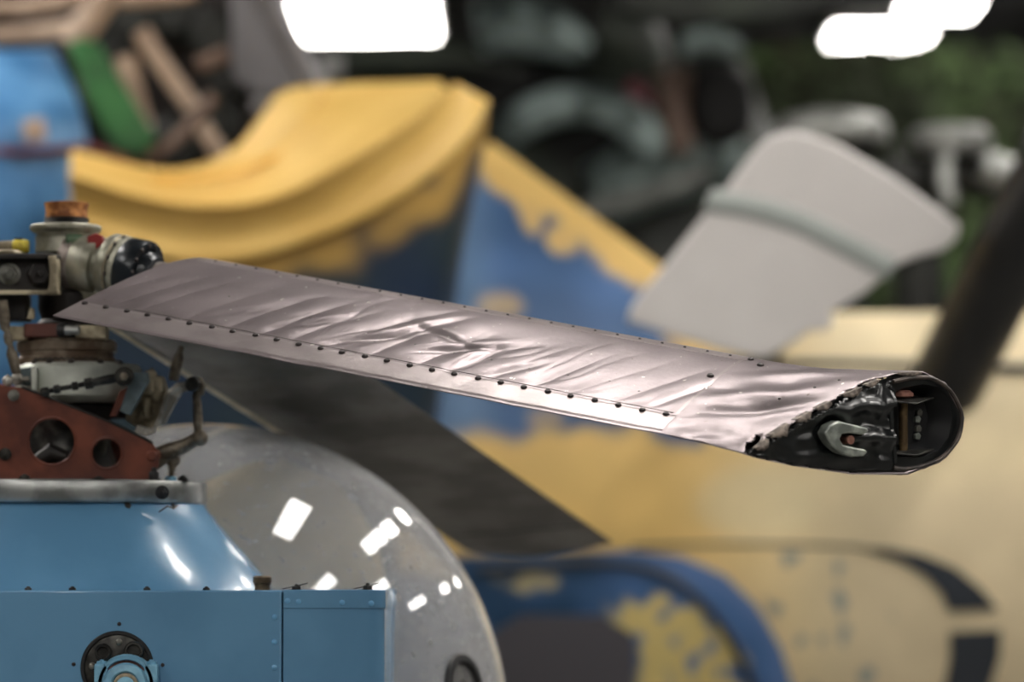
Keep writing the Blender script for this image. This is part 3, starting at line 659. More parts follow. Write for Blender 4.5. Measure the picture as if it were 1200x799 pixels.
vlathe('stud_base', 200, [(6, 572), (7, 568), (7, 560), (5, 558)], 'light_blue', heli, dd=-.05, n=16)
g = G(); g.add(*g_tube([hp(213, 405, .02), hp(211, 413, .02), hp(210, 418, .02), hp(206, 432, .02), hp(203, 446, .02)], [.0045, .0045, .0075, .0085, .0075], 12)); g.done('strut', 'link_steel', heli)
# red-brown support bracket with lightening holes
outer = [hp(x, y, -.115) for x, y in [(-60, 440), (-20, 452), (25, 454), (60, 467), (120, 491), (150, 505), (178, 519), (186, 530), (186, 546), (180, 556), (174, 566), (36, 566), (-60, 566)]]
rb = plate(outer, [circ_px(61, 517, 27, HUBD - .115), circ_px(125, 531, 17.5, HUBD - .115)], FW * .006, 'support_bracket', 'red_brown', heli, smooth=False, label='red-brown bracket plate with two round lightening holes')
for cx, cy, r in ((61, 517, 27), (125, 531, 17.5)):
    g = G(); g.add(*g_tube([p for p in circ_px(cx, cy, r + .8, HUBD - .114, 41)] + [circ_px(cx, cy, r + .8, HUBD - .114, 41)[0]], .0022, 8)); g.done('hole_flange', 'red_brown', rb)
px_plate('bracket_flange', [(25, 453), (60, 466), (120, 490), (150, 504), (178, 518), (178, 520), (150, 506), (120, 492), (60, 468), (25, 455)], -.117, .03, 'hub_dark', rb, 0)
px_plate('support_bracket', [(-60, 440), (25, 454), (120, 491), (178, 519), (186, 530), (186, 546), (174, 566), (-60, 566)], .06, .006, 'red_brown', label='second red-brown bracket plate behind the mast')
hexbolt('bracket_bolt', hp(16, 463, -.116), -FW, .0068, .007, 'grey_steel', rb)
hexbolt('bracket_bolt', hp(6, 532, -.116), -FW, .0075, .008, 'dark_steel', rb)
g = G(); g.add(*g_lathe(hp(178, 534, -.119), FW, [(.006, 0), (.0085, .002), (.009, .004), (.009, .18)], 20)); g.done('bracket_pin', 'red_brown', rb)
vlathe('mast_tube', 78, [(58, 566), (58, 540), (52, 520), (50, 500), (50, 488), (44, 480), (42, 470)], 'dark_steel', heli)
vlathe('gland', 95, [(52, 490), (56, 486), (58, 478), (50, 474)], 'hub_dark', heli)
g = G(); g.add(*g_tube([hp(40, 545, -.085), hp(60, 530, -.085), hp(78, 536, -.085)], [.012, .014, .01], 12)); g.done('hose', 'hub_dark', heli)
g = G(); g.add(*g_tube([hp(110, 566, -.03), hp(112, 540, -.03), hp(118, 512, -.03)], [.014, .014, .011], 12)); g.done('hose', 'grey_steel', heli)
# flange on the fairing
fl = vlathe('mast_flange', 78, [(150, 593), (162, 591), (164, 588), (164, 569), (162, 566), (150, 565), (40, 564)], 'flange_steel', heli, n=96, label='bright steel flange ring on top of the blue fairing')
for a, r, hh, m in ((0.84, 150, .013, 'black_rubber'), (1.12, 158, .006, 'black_rubber'), (-0.2, 152, .005, 'dark_steel'), (0.35, 154, .003, 'dark_steel')):
    o_ = hp(78, 565); p = V((o_.x + r * u_ * math.sin(a), o_.y - r * u_ * math.cos(a), o_.z - .001))
    hexbolt('flange_bolt', p, ZV, .008, hh, m, fl, .5, 1.4)
hexbolt('flange_bolt', hp(190, 577, -.162), -FW, .008, .008, 'black_rubber', fl)
# fairing : circle to rounded square
rows = []
ctr_t = hp(78, 590); ctr_b = hp(78, 700)
for j in range(25):
    k = j / 24; kk = sst(0, 1, k) * .3 + k * .7
    R = lerp(161, 246, kk) * u_; pw = lerp(2.0, 2.8, k); zz = lerp(ctr_t.z, ctr_b.z, k); r = []
    for i in range(120):
        t = 2 * math.pi * i / 120; c_, s_ = math.cos(t), math.sin(t)
        rr = R / ((abs(c_) ** pw + abs(s_) ** pw) ** (1 / pw))
        r.append(V((ctr_t.x + rr * c_, ctr_t.y + rr * s_ * .95, zz)))
    rows.append(r)
v, f = g_grid(rows, True); fr_ = mesh('mast_fairing', v, f, 'blue_paint', heli, angle=60, label='light blue conical fairing under the mast flange')
for a in (0.55, 0.95):
    o_ = hp(78, 596); p = V((o_.x + 162 * u_ * math.sin(a), o_.y - 157 * u_ * math.cos(a), o_.z)); hexbolt('screw', p, V((math.sin(a), -math.cos(a), .4)), .005, .004, 'dark_steel', fr_)
g = G(); g.add(*g_tube([hp(186, 600, -.19), hp(196, 593, -.185), hp(204, 596, -.18), hp(208, 592, -.17)], .0012, 6)); g.done('locking_wire', 'dark_steel', fr_)
# cowling box
BD = HUBD - 0.36                                # front face depth
ub = BD / F
def bp(px, py, dd=0.0): return at(px, py, BD + dd)
ztop = bp(200, 691.5).z; yf = bp(0, 691.5).y
xs0, xs1, xs2 = bp(-260, 0).x, bp(330.5, 0).x, bp(450, 0).x
cow = mesh('cowling_box', *g_prism([V((xs0, yf, 0.75)), V((xs1, yf, 0.75)), V((xs1, yf, ztop)), V((xs0, yf, ztop))], V((0, 0.66, 0))), 'blue_paint', heli, bevel=.003, seg=3, label='light blue flat-sided cowling box')
# corner module with rounded vertical edge, separated by a seam
rc = 0.028
corner = [V((xs1 + .0018, yf, 0)), V((xs2 - rc, yf, 0))] + [V((xs2 - rc + rc * math.sin(t), yf + rc - rc * math.cos(t), 0)) for t in [math.pi / 2 * i / 8 for i in range(1, 9)]] + [V((xs2, yf + .64, 0)), V((xs1 + .0018, yf + .64, 0))]
def ext(pts, z0, z1, off=0.0):
    c = sum(pts, V()) / len(pts); q = []
    for p in pts:
        d = p - c; q.append(V((p.x + (off if d.x > 0 else 0), p.y - (off if d.y < 0 else 0), z0)))
    return g_prism(q, V((0, 0, z1 - z0)))
cm_ = mesh('cowling_corner', *ext(corner, 0.75, ztop - .002), 'blue_paint', heli, bevel=.0015, label='rounded corner module of the blue cowling')
mesh('cap_strip', *ext(corner, bp(0, 713).z, ztop + .0006, .0016), 'blue_paint', cm_, bevel=.0012)
v, f = g_lathe((0, 0, 0), (0, 0, 1), [(.0042, -.001), (.004, .0008), (.0028, .0019), (.0012, .0023)], 14)
o = mesh('cowl_rivet', v, f, 'blue_rivet'); CR = o.data; bpy.data.objects.remove(o)
FM = Matrix.Rotation(math.pi / 2, 4, 'X')
def front(px, py, off=0.0):
    p = bp(px, py); return V((p.x, yf - off, p.z))
for x, y in ((322, 723), (322, 752), (322, 782), (322, 812)): inst('rivet', CR, Matrix.Translation(front(x, y, .0002)) @ FM, cow)
for x, y in ((337, 704), (350, 705), (401, 706), (435, 707)): inst('rivet', CR, Matrix.Translation(front(x, y, .0018)) @ FM, cm_)
for x, y in ((140, 731), (87, 778), (191, 779)):
    inst('screw', RVS if x != 236 else CR, Matrix.Translation(front(x, y, .0004)) @ FM @ Matrix.Scale(1.3, 4), cow)
for x, y in ((30, 0), (82, 0), (170, 0), (240, 0)):
    p = bp(x, 690); hexbolt('screw', V((p.x, yf + .03, ztop - .0005)), ZV, .0055, .004, 'dark_steel', cow)
for x, hgt in ((346, .006), (430, .007)):
    p = bp(x, 690); hexbolt('screw', V((p.x, yf + .03, ztop)), ZV, .007, hgt, 'dark_steel', cm_, .4)
    g = G(); g.add(*g_tube([V((p.x - .02, yf + .03, ztop + .002)), V((p.x, yf + .03, ztop + .006)), V((p.x + .016, yf + .028, ztop + .010))], .0008, 6)); g.done('wire', 'dark_steel', cm_)
p = bp(302, 690); o_ = V((p.x, yf + .10, ztop))
g = G(); g.add(*g_lathe(o_, ZV, [(.011, -.002), (.011, .007), (.0125, .0075), (.0125, .009), (.0115, .0095), (.0135, .0105), (.0135, .0185), (.011, .0205), (.004, .021)], 24)); g.done('filler_neck', 'brown_nut', cow, label='brown ribbed filler nut on top of the cowling')
# round opening with exhaust clamp
def fcirc(name, cx, cy, prof, m, parent, n=48, label=None):
    v, f = g_lathe(front(cx, cy), V((0, -1, 0)), [(r * ub, h) for r, h in prof], n); return mesh(name, v, f, m, parent, label=label)
port = fcirc('port_rim', 138, 782, [(38, -.02), (38, .0015), (39, .003), (42, .003), (43, .0015), (43, -.004)], 'black_rubber', cow, label='black rubber rim of the round port')
fcirc('port_plate', 138, 782, [(38.5, .0003), (36, .0016), (10, .0018)], 'dark_steel', cow)
for x, y, r in ((122, 764, 10), (158, 763, 12)):
    fcirc('port_boss', x, y, [(r, 0), (r, .008), (r * .85, .011), (r * .72, .011), (r * .66, .005), (2, .005)], 'dark_steel', cow, 24)
for x, y in ((109, 780), (140, 752)): fcirc('port_bolt', x, y, [(4, 0), (4, .005), (2, .007)], 'grey_steel', cow, 12)
fcirc('pipe_clamp', 150, 800, [(34, 0), (34, .02), (32, .024), (28, .024), (27, .02), (27, .0)], 'light_blue', cow)
fcirc('pipe_gasket', 150, 800, [(27.5, 0), (27.5, .016), (24, .016), (24, 0)], 'rust', cow)
fcirc('pipe_end', 150, 802, [(26, 0), (26, .03), (24, .034), (17, .036), (15, .034), (14, .028), (10, .028)], 'light_blue', cow)
fcirc('pipe_bore', 151, 803, [(15, .02), (15, .037), (12, .038), (11, .04), (3, .041)], 'beige_metal', cow)
fcirc('pipe_plug', 151, 803, [(11, .03), (11, .041), (9, .044), (2, .046)], 'light_blue', cow)
for x in (121, 179):
    g = G(); c_ = front(x, 790, .012)
    g.add(*g_box(c_, 8 * ub, .012, 12 * ub)); g.done('clamp_lug', 'light_blue', cow, bevel=.002)
    hexbolt('clamp_bolt', front(x, 778, .012), ZV, .008, .0045, 'light_blue', cow, .4)
# lower body, cabin tub and skids (mostly below the frame)
BC = at(240, 852, 6.12); BR = 356 * 6.12 / F
tub = []
for j in range(9):
    k = j / 8; zz = lerp(BC.z - BR * .55, 0.42, k); R = BR * (0.86 - .35 * k * k); tub.append([V((BC.x + R * math.cos(2 * math.pi * i / 48), BC.y + R * math.sin(2 * math.pi * i / 48), zz)) for i in range(48)])
v, f = g_grid(tub, True); f += [tuple(range(48)), tuple(range(8 * 48, 9 * 48))]; mesh('cabin_tub', v, f, 'blue_paint', heli, angle=60)
g = G(); g.add(*g_box((ctr_t.x, HUBD, .58), .3, .42, .19)); g.done('belly', 'blue_paint', heli, bevel=.02)
for sx in (-.55, .55):
    x = ctr_t.x + .05 + sx
    g = G(); g.add(*g_tube([V((x, 5.0, .032)), V((x, 6.9, .032)), V((x, 7.1, .07)), V((x, 7.2, .16))], .03, 14)); g.done('skid', 'dark_steel', heli)
    for y in (5.4, 6.3):
        g = G(); g.add(*g_tube([V((x, y, .04)), V((ctr_t.x + sx * .3, y, .5))], .022, 12)); g.done('skid_leg', 'dark_steel', heli)
# bubble canopy
prof = [(BR * math.sin(math.pi * i / 64), -BR * math.cos(math.pi * i / 64)) for i in range(65)]
cut = [q for q in prof if q[1] > -BR * .62]
outer_ = cut[:-1] + [(1e-5, BR)]
inner_ = [(q[0] * (1 - .005 / BR), q[1] * (1 - .005 / BR)) for q in outer_][::-1]
v, f = g_lathe(BC, ZV, outer_ + inner_ + [outer_[0]], 128)
f = f[:-2] if len(f) > 2 else f
v = v; f = [q for q in f if len(q) == 4]
bub = mesh('bubble_canopy', v, f, 'bubble_glass', heli, angle=60, label='clear plexiglass bubble canopy with lamp reflections')
# vent ring in the bubble
dv = (RT * 305 - UP * -70 - FW * 167); dv = (RT * 305 + UP * 62 - FW * 170).normalized()
vc = BC + dv * BR
g = G(); g.add(*g_lathe(vc - dv * .012, dv, [(.040, 0), (.05, .004), (.053, .010), (.050, .016), (.040, .017), (.036, .012), (.034, 0)], 40)); vr = g.done('vent_ring', 'black_rubber', heli, label='round black vent ring in the bubble')
g = G(); g.add(*g_lathe(vc - dv * .012, dv, [(.035, 0), (.033, .006), (.012, .012), (.004, .012)], 32)); g.done('vent_disc', 'dark_steel', vr)
# seat inside the bubble
def seat():
    r = []
    for j in range(15):
        k = j / 14; y = lerp(548, 900, k); row = []
        hw = 130 * (1 - (1 - min(1, k * 2.2)) ** 2) ** .5 if k > 0 else 6
        for i in range(21):
            t = i / 20 * 2 - 1; row.append(at(318 + t * max(hw, 6), y, 6.22 - .05 * (1 - t * t) + .1 * (1 - k)))
        r.append(row)
    v, f = g_grid(r); mesh('seat_back', v, f, 'seat_beige', heli, solid=.04, soff=0, angle=60)
seat()
g = G(); g.add(*g_box(V((BC.x + .05, BC.y + .05, BC.z - .12)), .34, .34, .05)); g.done('cabin_shelf', 'cabin_grey', heli, bevel=.03)

# ------------------------------------------------------------------ yellow helicopter behind
yh = thing('yellow_helicopter', V((at(700, 500, 9.7).x, 9.8, 0)), 'blurred yellow helicopter with peeling blue paint behind the blade', 'helicopter')
YL = s2l((238, 200, 122)); CR_ = s2l((232, 214, 172)); BL = s2l((78, 116, 168)); NB = s2l((34, 70, 104)); OL = s2l((176, 140, 70)); DK = s2l((30, 44, 66))
def mixc(a, b, t): t = max(0, min(1, t)); return tuple(lerp(x, y, t) for x, y in zip(a, b))
A = [(84, 178, 9.35), (120, 186, 9.45), (160, 196, 9.55), (200, 201, 9.62), (240, 194, 9.62), (280, 172, 9.6), (312, 132, 9.6), (335, 108, 9.6), (400, 101, 9.55), (460, 99, 9.5), (516, 97, 9.4)]
B = [(82, 206, 9.0), (130, 222, 9.0), (180, 235, 9.0), (230, 242, 9.0), (290, 240, 9.0), (340, 226, 9.0), (390, 201, 9.0), (440, 171, 9.02), (490, 138, 9.06), (518, 114, 9.1), (536, 99, 9.15)]
Cc = [(80, 262, 9.02), (130, 285, 9.0), (180, 300, 9.0), (230, 308, 9.0), (290, 302, 9.0), (350, 285, 9.0), (410, 262, 9.0), (470, 228, 9.02), (520, 190, 9.06), (555, 150, 9.1), (572, 118, 9.15)]
a_, b_, c_ = [catmull(px_path(q, 9), 60) for q in (A, B, Cc)]
def blend(p, q, t): return [x.lerp(y, t) for x, y in zip(p, q)]
mid = [blend(a_, b_, t) for t in (0, .12, .3, .5, .7, .85, .94)]
mid = [[p + UP * (-.02 * math.sin(math.pi * t)) for p in r] for r, t in zip(mid, (0, .12, .3, .5, .7, .85, .94))]
lipr = [[p - FW * .012 + UP * .0 for p in b_]]
low = [[p + FW * (.03 * math.sin(math.pi * t) + .03 * t) for p in blend(b_, c_, t)] for t in (.08, .2, .4, .6, .8, 1)]
back = [[p + FW * .35 - UP * .03 for p in a_]]
v, f = g_grid(back + mid + lipr + low); mesh('open_cowl', v, f, 'cowl_yellow', yh, solid=.012, soff=0, angle=70, label='bright yellow curved open cowl rim')
g = G(); g.add(*g_tube(catmull(px_path([(374, 104, 9.5), (366, 140, 9.4), (338, 172, 9.35), (295, 192, 9.33), (240, 206, 9.3), (180, 206, 9.3)], 9), 30), .014, 10)); g.done('cowl_ledge', 'cowl_yellow', yh)
# blue flank under the cowl, shade painted into its navy and olive
bot = [(x, 1250) for x in range(60, 481, 42)]
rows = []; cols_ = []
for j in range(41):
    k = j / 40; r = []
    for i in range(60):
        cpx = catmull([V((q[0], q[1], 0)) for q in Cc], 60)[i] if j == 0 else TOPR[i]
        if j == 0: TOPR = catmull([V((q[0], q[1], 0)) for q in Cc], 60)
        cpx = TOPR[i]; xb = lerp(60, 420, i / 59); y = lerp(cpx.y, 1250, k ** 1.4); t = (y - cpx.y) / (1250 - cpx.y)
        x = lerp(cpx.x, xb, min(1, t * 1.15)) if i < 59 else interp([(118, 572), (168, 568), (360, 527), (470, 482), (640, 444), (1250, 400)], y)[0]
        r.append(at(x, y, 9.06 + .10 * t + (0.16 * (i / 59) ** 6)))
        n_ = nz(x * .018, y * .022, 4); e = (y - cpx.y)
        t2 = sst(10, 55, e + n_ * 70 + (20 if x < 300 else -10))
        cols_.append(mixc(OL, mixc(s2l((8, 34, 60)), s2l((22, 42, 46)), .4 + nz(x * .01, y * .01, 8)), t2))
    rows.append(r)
v, f = slab(rows, FW * .06); mesh('flank', v, f, 'paint_attr', yh, angle=70, colors=cols_ * 2, label='blue flank below the yellow cowl, painted dark for its shade')
# fuselage side with fin edge
TOPC = [(400, 1250), (444, 640), (482, 470), (527, 360), (568, 168), (578, 168), (770, 308), (855, 364), (900, 366), (1060, 366), (1300, 362)]
def fus_d(x, y): return 9.42 + ((y - 600) / F * 9.4) ** 2 * .55 + sst(820, 1250, x) * .12
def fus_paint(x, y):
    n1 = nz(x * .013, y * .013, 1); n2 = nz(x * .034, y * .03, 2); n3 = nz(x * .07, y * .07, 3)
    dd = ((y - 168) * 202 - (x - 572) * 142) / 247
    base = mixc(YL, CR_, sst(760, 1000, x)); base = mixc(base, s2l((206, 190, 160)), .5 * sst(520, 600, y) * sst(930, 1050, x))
    base = mixc(base, s2l((236, 222, 180)), .6 * sst(1, .2, ((x - 890) / 90) ** 2 + ((y - 590) / 55) ** 2))  # pale oval painted in as light on the bulging side
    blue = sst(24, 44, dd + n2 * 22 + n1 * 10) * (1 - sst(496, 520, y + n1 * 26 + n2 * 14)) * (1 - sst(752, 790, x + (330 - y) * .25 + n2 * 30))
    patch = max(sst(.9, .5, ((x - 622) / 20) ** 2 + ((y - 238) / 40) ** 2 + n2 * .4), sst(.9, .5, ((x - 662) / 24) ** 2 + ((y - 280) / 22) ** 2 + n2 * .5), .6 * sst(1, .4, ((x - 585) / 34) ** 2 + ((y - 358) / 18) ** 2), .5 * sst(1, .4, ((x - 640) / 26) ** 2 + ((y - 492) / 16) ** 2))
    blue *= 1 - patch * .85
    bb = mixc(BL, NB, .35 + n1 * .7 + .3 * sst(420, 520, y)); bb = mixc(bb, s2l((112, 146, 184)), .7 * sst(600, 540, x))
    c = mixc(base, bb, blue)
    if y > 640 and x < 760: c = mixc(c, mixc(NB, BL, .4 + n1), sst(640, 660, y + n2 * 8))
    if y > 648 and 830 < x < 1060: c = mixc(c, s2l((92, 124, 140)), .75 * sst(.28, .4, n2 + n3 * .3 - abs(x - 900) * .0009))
    return c
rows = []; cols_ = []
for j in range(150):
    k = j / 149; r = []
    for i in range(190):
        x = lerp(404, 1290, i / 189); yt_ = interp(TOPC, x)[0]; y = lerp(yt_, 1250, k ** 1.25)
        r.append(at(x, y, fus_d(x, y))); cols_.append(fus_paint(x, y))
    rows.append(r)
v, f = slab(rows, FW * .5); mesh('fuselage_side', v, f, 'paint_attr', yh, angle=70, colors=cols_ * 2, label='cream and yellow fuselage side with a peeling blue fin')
# door with dark window
def door():
    rows = []; cols_ = []
    oc = [(520, 655), (600, 651), (700, 647), (745, 646), (800, 653), (850, 675), (888, 712), (915, 760), (934, 820), (940, 900)]
    for j in range(70):
        k = j / 69; r = []
        for i in range(90):
            x = lerp(522, 938, i / 89); y0 = interp(oc, x)[0]; y = lerp(y0, 1150, k ** 1.6)
            r.append(at(x, y, fus_d(x, y) - .035))
            e = (y - y0) if x < 740 else min(y - y0, (934 - x) * .8); n1 = nz(x * .02, y * .02, 6); n2 = nz(x * .045, y * .045, 7)
            c = mixc(NB, BL, sst(620, 800, x) + n1 * .5); c = mixc(c, s2l((96, 126, 176)), sst(30, 8, e) * sst(740, 800, x))
            yel = sst(52, 66, e + n2 * 26) * sst(700, 740, x + n1 * 40) * sst(-.25, .1, n2 + .22)
            yel = max(yel, .55 * sst(1, .4, ((x - 625) / 40) ** 2 + ((y - 682) / 13) ** 2 + n2))
            cols_.append(mixc(c, s2l((228, 206, 134)), yel))
        rows.append(r)
    v, f = slab(rows, FW * .03); d = mesh('door', v, f, 'paint_attr', yh, angle=70, colors=cols_ * 2, label='arched door with flaking blue paint')
    wr = []
    for j in range(30):
        y = lerp(721, 960, j / 29); hw = 86 * min(1, (1 - max(0, 1 - (y - 721) / 34) ** 2.2)) ** .5 if j else 50
        wr.append([at(658 + max(hw, 50) * (i / 10 - 1), y, fus_d(658, y) - .052) for i in range(21)])
    v, f = slab(wr, FW * .03); mesh('door_window', v, f, 'dark_window', d, angle=50, label='dark rounded door window')
    g = G(); g.add(*g_tube(catmull([at(x, y, fus_d(x, y) - .045) for x, y in [(560, 668), (660, 660), (740, 662), (795, 682), (838, 722), (868, 770), (890, 830), (896, 950)]], 40), .010, 8)); g.done('door_rim', 'stripe_black', d)
door()
# black curved stripe in two pieces, painted seam line
for pts in ([(1004, 642), (1040, 642), (1082, 650), (1120, 666), (1150, 690), (1169, 714), (1112, 716), (1104, 696), (1085, 676), (1055, 658)], [(1113, 741), (1173, 738), (1172, 768), (1162, 800), (1140, 850), (1090, 850), (1108, 800), (1114, 770)]):
    v, f = g_prism([at(x, y, fus_d(x, y) - .008) for x, y in pts], FW * .03); mesh('black_stripe', v, f, 'stripe_black', yh, smooth=False)
g = G(); g.add(*g_tube(catmull([at(x, y, fus_d(x, y)) for x, y in [(740, 641), (820, 638), (900, 638), (1010, 641)]], 20), .005, 6)); g.done('panel_seam', 'stripe_black', yh)
g = G(); g.add(*g_tube(catmull([at(x, y, fus_d(x, y)) for x, y in [(820, 424), (920, 426), (1060, 428), (1290, 432)]], 20), .012, 8)); g.done('panel_seam', 'stripe_black', yh)
g = G(); g.add(*g_tube([at(1108, 452, 9.46), at(1250, 172, 8.9)], 46 * 9.2 / F, 40)); g.done('black_tube', 'tube_black', yh, label='thick black tube slanting up at the right edge')
for x in (300, 1150):
    for dy in (0, .55):
        p = at(x, 1180, 9.6); g = G(); g.add(*g_tube([V((p.x, p.y + dy, 0.0)), V((p.x, p.y + dy, 1.1))], .05, 14)); g.done('stand_leg', 'dark_steel', yh)

# ------------------------------------------------------------------ light grey blade panel standing on the yellow fuselage
gp = thing('grey_aerofoil', at(815, 398, 9.3), 'light grey blade section with a darker band leaning behind the near blade', 'aerofoil')
gd = lambda x, y: 8.75 + (x - 735) * .0009 + (y - 300) * .0006
pts = [(735, 376), (742, 356), (765, 328), (800, 284), (850, 222), (884, 176), (902, 160), (925, 153), (952, 158), (985, 170), (1050, 208), (1124, 262), (1122, 280), (1104, 294), (1078, 300), (1052, 310), (1015, 342), (974, 366), (978, 378), (968, 388), (948, 388), (934, 400), (896, 420), (850, 412), (790, 394)]
v, f = g_prism([at(x, y, gd(x, y)) for x, y in pts], FW * .05); mesh('panel_skin', v, f, 'panel_grey', gp, bevel=.008, seg=3)
band = catmull([V((x, y, 0)) for x, y in [(828, 236), (880, 243), (940, 262), (1000, 292), (1046, 316)]], 20)
rows = [[at(p.x + dx, p.y + dy, gd(p.x, p.y) - o_) for dx, dy, o_ in ((6, -15, -.001), (5, -13, .005), (-5, 9, .005), (-6, 12, -.001))] for p in band]
v, f = g_grid(rows); mesh('panel_band', v, f, 'panel_band', gp, angle=60, label='darker grey-green band across the panel')
g = G(); g.add(*g_tube([at(900, 300, 8.98), at(905, 420, 9.6)], .03, 12)); g.done('panel_bracket', 'dark_steel', gp)

# ------------------------------------------------------------------ grey rotor head behind the panel
rh = thing('grey_rotor_head', V((at(1080, 240, 11.5).x, 11.5, 0)), 'grey rotor head of another machine behind the light grey panel', 'rotor head')
def rl(name, cx, prof, d, m, label=None, parent=rh):
    o_ = at(cx, prof[0][1], d); uu = d / F; v, f = g_lathe(o_, ZV, [(max(r, .01) * uu, (prof[0][1] - y) * uu) for r, y in prof], 32); return mesh(name, v, f, m, parent, label=label)
rl('hub_cap', 975, [(66, 168), (68, 158), (66, 146), (56, 136), (34, 131), (2, 130)], 11.3, 'far_grey', 'rounded grey hub cap')
rl('hub_cap', 1113, [(46, 178), (50, 170), (49, 158), (40, 150), (20, 147), (2, 146)], 11.5, 'far_grey', 'smaller grey hub cap')
rl('hub_column', 985, [(48, 260), (50, 210), (42, 190), (50, 168)], 11.35, 'far_dark')
rl('hub_column', 1085, [(30, 1500), (30, 300), (34, 240), (44, 215), (40, 178)], 11.55, 'far_dark')
g = G(); g.add(*g_tube([at(1107, 178, 11.3), at(1106, 205, 11.25), at(1112, 240, 11.25)], .025, 12)); g.done('hub_link', 'far_grey', rh)
g = G(); g.add(*g_tube([at(1100, 200, 11.6), at(1150, 208, 11.6), at(1290, 226, 11.6)], [.06, .07, .055], 16)); g.done('hub_arm', 'far_dark', rh)
g = G(); g.add(*g_tube([at(1152, 196, 11.5), at(1178, 204, 11.5), at(1260, 222, 11.5)], [.05, .055, .05], 16)); g.done('hub_sleeve', 'far_grey', rh, label='pale sleeve on the hub arm')
g = G(); g.add(*g_tube([at(1040, 205, 11.5), at(1075, 215, 11.5)], [.07, .06], 14)); g.done('hub_arm', 'far_dark', rh)

# ------------------------------------------------------------------ dark olive helicopter in the middle distance
dk = thing('olive_helicopter', V((at(640, 300, 14.5).x, 14.6, 0)), 'dark olive helicopter with teal-grey engine pipes in the deep background', 'helicopter')
def dtube(name, pts, r, d, m, label=None, n=16, parent=dk):
    g = G(); P = catmull(px_path(pts, d), 24); R = r if not isinstance(r, (list, tuple)) else [interp([(i / (len(r) - 1), q) for i, q in enumerate(r)], k / 23)[0] for k in range(24)]
    g.add(*g_tube(P, [q * d / F for q in R] if isinstance(R, list) else R * d / F, n)); return g.done(name, m, parent, label=label)
# hull : lofted, long, with black blocks for shaded bays
rows = []
for i in range(31):
    k = i / 30; x = lerp(300, 1010, k); top = interp([(300, 150), (380, 98), (450, 76), (560, 60), (700, 40), (800, 62), (870, 60), (900, 150), (1010, 250)], x)[0]
    bot_ = 1150; r = []
    for j in range(21):
        t = math.pi * (j / 20); y = (top + bot_) / 2 - (bot_ - top) / 2 * math.cos(t) if True else 0
        r.append(at(x, y, 14.9 - .5 * math.sin(t) ** .5 + .05 * nz(x * .02, y * .02)))
    rows.append(r)
v, f = slab(rows, FW * .6); mesh('hull', v, f, 'olive_hull', dk, angle=60)
dtube('engine_duct', [(590, 160), (620, 136), (665, 122), (712, 126), (745, 146), (765, 180)], [20, 22, 22, 22, 24, 20], 14.0, 'teal_metal', 'curved teal-grey engine duct')
dtube('exhaust_pipe', [(640, 268), (700, 244), (760, 228), (830, 200)], 11, 13.9, 'far_grey', 'pale pipe crossing the olive hull')
dtube('engine_pod', [(560, 36), (600, 30), (650, 40), (690, 60)], [30, 34, 30, 18], 14.2, 'teal_metal')
dtube('engine_pod', [(380, 70), (450, 66), (540, 70), (620, 90)], [16, 20, 22, 18], 14.3, 'olive_hull')
dtube('gearbox', [(700, 30), (740, 50), (760, 90)], [34, 40, 30], 14.25, 'olive_hull')
dtube('engine_cap', [(800, 54), (835, 48), (868, 60)], [13, 16, 12], 13.9, 'teal_metal', 'small teal-grey cap')
dtube('column', [(790, 80), (788, 130), (796, 180)], [20, 18, 20], 14.1, 'brown_bar')
dtube('red_fitting', [(735, 100), (748, 112), (756, 128)], [14, 14, 10], 14.05, 'red_line')
v, f = g_prism([at(x, y, 14.1) for x, y in [(806, 84), (850, 72), (884, 90), (888, 150), (850, 176), (812, 160)]], FW * .3); mesh('bay_shade_block', v, f, 'bay_shade_black', dk, bevel=.05)  # solid black block in place of the shade inside a bay
v, f = g_prism([at(x, y, 14.2) for x, y in [(500, 98), (700, 90), (730, 104), (590, 132), (560, 150), (520, 120)]], FW * .3); mesh('bay_shade_block', v, f, 'bay_shade_black', dk, bevel=.05)
dtube('lower_tank', [(700, 230), (790, 190), (870, 178)], [40, 46, 34], 14.3, 'teal_metal')
dtube('small_lamp', [(376, 78), (388, 78), (400, 78)], [15, 16, 15], 13.6, 'fixture_white', 'small round white lamp glass')
v, f = g_prism([at(x, y, 13.2) for x, y in [(720, 14), (800, 30), (920, 20), (1060, -6), (1060, -40), (720, -30)]], FW * .12); mesh('rotor_beam', v, f, 'olive_hull', dk, bevel=.02, label='dark olive rotor beam along the top')
rows = []
g = G(); g.add(*g_tube([V((dk.location.x, 14.8, 0)), V((dk.location.x, 14.8, .8))], .3, 20)); g.done('stand', 'dark_steel', dk)

# ------------------------------------------------------------------ blue shell with beige engine frame at upper left
ef = thing('engine_frame', V((at(120, 100, 10.3).x, 10.4, 0)), 'open black engine in a beige tube frame with blue shell, upper left', 'engine')
rows = []
for j in range(25):
    y = lerp(58, 1250, (j / 24) ** 1.5); r = []
    for i in range(17):
        x = lerp(-70, interp([(58, 62), (100, 84), (150, 100), (185, 104), (300, 90), (1250, 60)], y)[0], i / 16); r.append(at(x, y, 9.75 + .35 * (i / 16 - .35) ** 2 + .25 * sst(150, 50, y)))
    rows.append(r)
v, f = slab(rows, FW * .04); bs = mesh('blue_shell', v, f, 'shell_blue', ef, angle=60, label='light blue curved shell with a dark red line')
g = G(); g.add(*g_tube([at(-60, 176, 9.78), at(20, 178, 9.74), at(60, 176, 9.76), at(106, 172, 9.86), at(150, 188, 9.95)], .010, 8)); g.done('red_line', 'red_line', bs)
g = G(); g.add(*g_tube([at(38, 140, 9.70), at(42, 165, 9.70)], .028, 12)); g.done('shell_clip', 'beige_frame', bs)
def etube(name, pts, r, d, m, label=None): return dtube(name, pts, r, d, m, label, 12, ef)
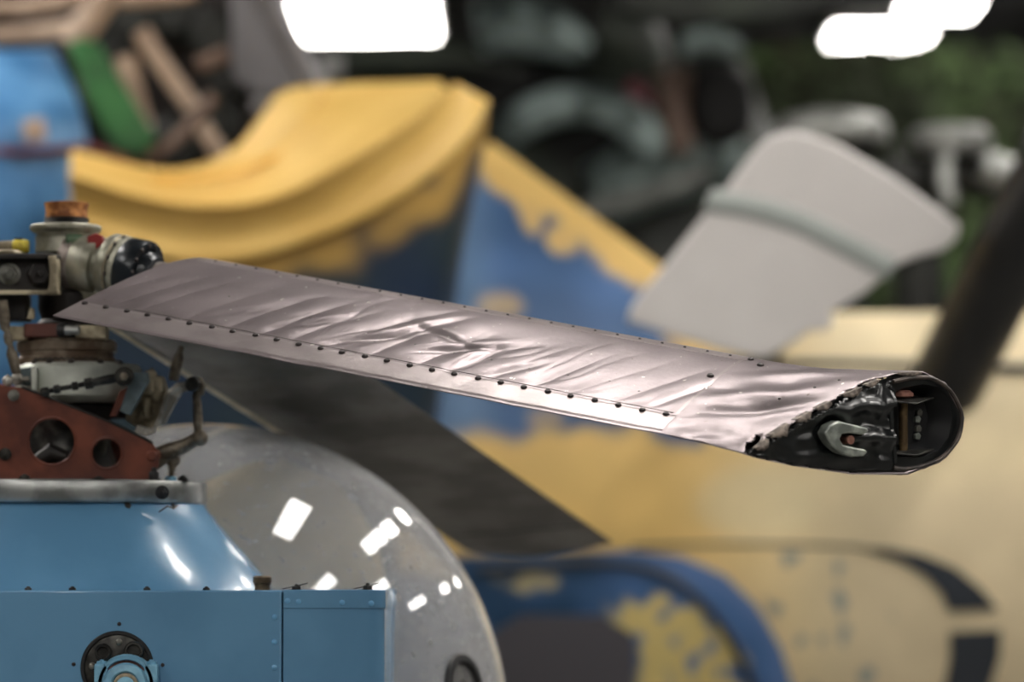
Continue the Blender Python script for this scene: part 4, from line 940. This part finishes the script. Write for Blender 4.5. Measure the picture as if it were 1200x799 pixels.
g = G(); g.add(*g_tube([at(190, 90, 10.7), at(200, 92, 11.5)], 130 * 10.7 / F, 48)); g.done('engine_block', 'engine_black', ef, bevel=.03, label='round black engine block')
for a in range(9):
    t = a / 9 * 2 * math.pi; p = at(190 + 78 * math.cos(t), 90 + 78 * math.sin(t), 10.6)
    g = G(); g.add(*g_lathe(p, FW, [(.05, -.02), (.075, 0), (.075, .12)], 16)); g.done('engine_cylinder', 'far_dark', ef)
g = G(); g.add(*g_box(at(170, 130, 11.7), .38, .15, .75)); g.done('firewall', 'engine_black', ef)
v, f = g_prism([at(x, y, 10.1) for x, y in [(78, 50), (96, 44), (114, 50), (150, 108), (182, 160), (168, 180), (134, 178), (112, 140)]], FW * .05); mesh('green_strap', v, f, 'strap_green', ef, bevel=.01, label='green padded strap')
for pts, w_ in (([(-20, 10), (40, 8), (100, -6)], 10), ([(-20, 44), (40, 40), (84, 34)], 11), ([(128, -12), (108, 18), (84, 52)], 18), ([(165, 36), (185, 68), (226, 126)], 11), ([(236, 146), (250, 168), (266, 192)], 10), ([(146, 66), (154, 100), (168, 152)], 13), ([(140, 0), (190, -2), (230, -8)], 9)):
    etube('frame_tube', pts, w_, 10.25, 'beige_frame')
for pts, w_ in (([(172, 186), (210, 160), (252, 112)], 8), ([(232, 76), (250, 70), (268, 62)], 10)):
    etube('frame_brace', pts, w_, 10.15, 'brown_bar')
v, f = g_prism([at(x, y, 10.5) for x, y in [(270, -20), (306, -20), (352, 108), (300, 112), (272, 90)]], FW * .06); mesh('grey_plate', v, f, 'pipe_grey', ef, bevel=.01)
etube('grey_pipe', [(300, -20), (330, 30), (374, 110)], 15, 10.1, 'pipe_grey', 'slanting grey pipe')
etube('grey_fitting', [(296, 128), (308, 126), (322, 122)], [12, 16, 12], 10.2, 'pipe_grey')
g = G(); g.add(*g_tube([V((ef.location.x, 11.2, 0)), V((ef.location.x, 11.2, 3.0))], .12, 16)); g.done('engine_stand', 'dark_steel', ef)

# ------------------------------------------------------------------ camouflage net
net = thing('camouflage_net', V((1.9, 17.0, 0)), 'green and brown camouflage net hanging at the right of the hall', 'net')
nx0, nx1, nz0, nz1, ny = 0.55, 3.6, 0.02, 4.35, 17.0
def drape(x, z): return ny + .18 * math.sin(x * 3.1 + .6 * math.sin(z)) + .12 * nz(x * 1.3, z * .7)
rows = [[V((lerp(nx0, nx1, i / 40), drape(lerp(nx0, nx1, i / 40), lerp(nz1, nz0, j / 40)) + .06, lerp(nz1, nz0, j / 40) + (.12 * nz(i * .3, 1) if j == 0 else 0))) for i in range(41)] for j in range(41)]
v, f = g_grid(rows); mesh('net_backing', v, f, 'net_back', net, solid=.01)
g = G()
for i in range(9000):
    x = random.uniform(nx0, nx1); z = random.uniform(1.2, nz1); c = V((x, drape(x, z) - random.uniform(0, .08), z)); s_ = random.uniform(.02, .05)
    a = random.uniform(0, 6.28); n_ = V((random.gauss(0, .6), -1, random.gauss(0, .6))).normalized(); p = n_.cross(V((math.cos(a), 0, math.sin(a)))).normalized(); q = n_.cross(p)
    g.add([c - p * s_, c + q * s_ * .5, c + p * s_, c - q * s_ * .5], [(0, 1, 2, 3)])
o = g.done('net_leaves', 'net_leaf', net, smooth=False, recalc=False); o['kind'] = 'stuff'
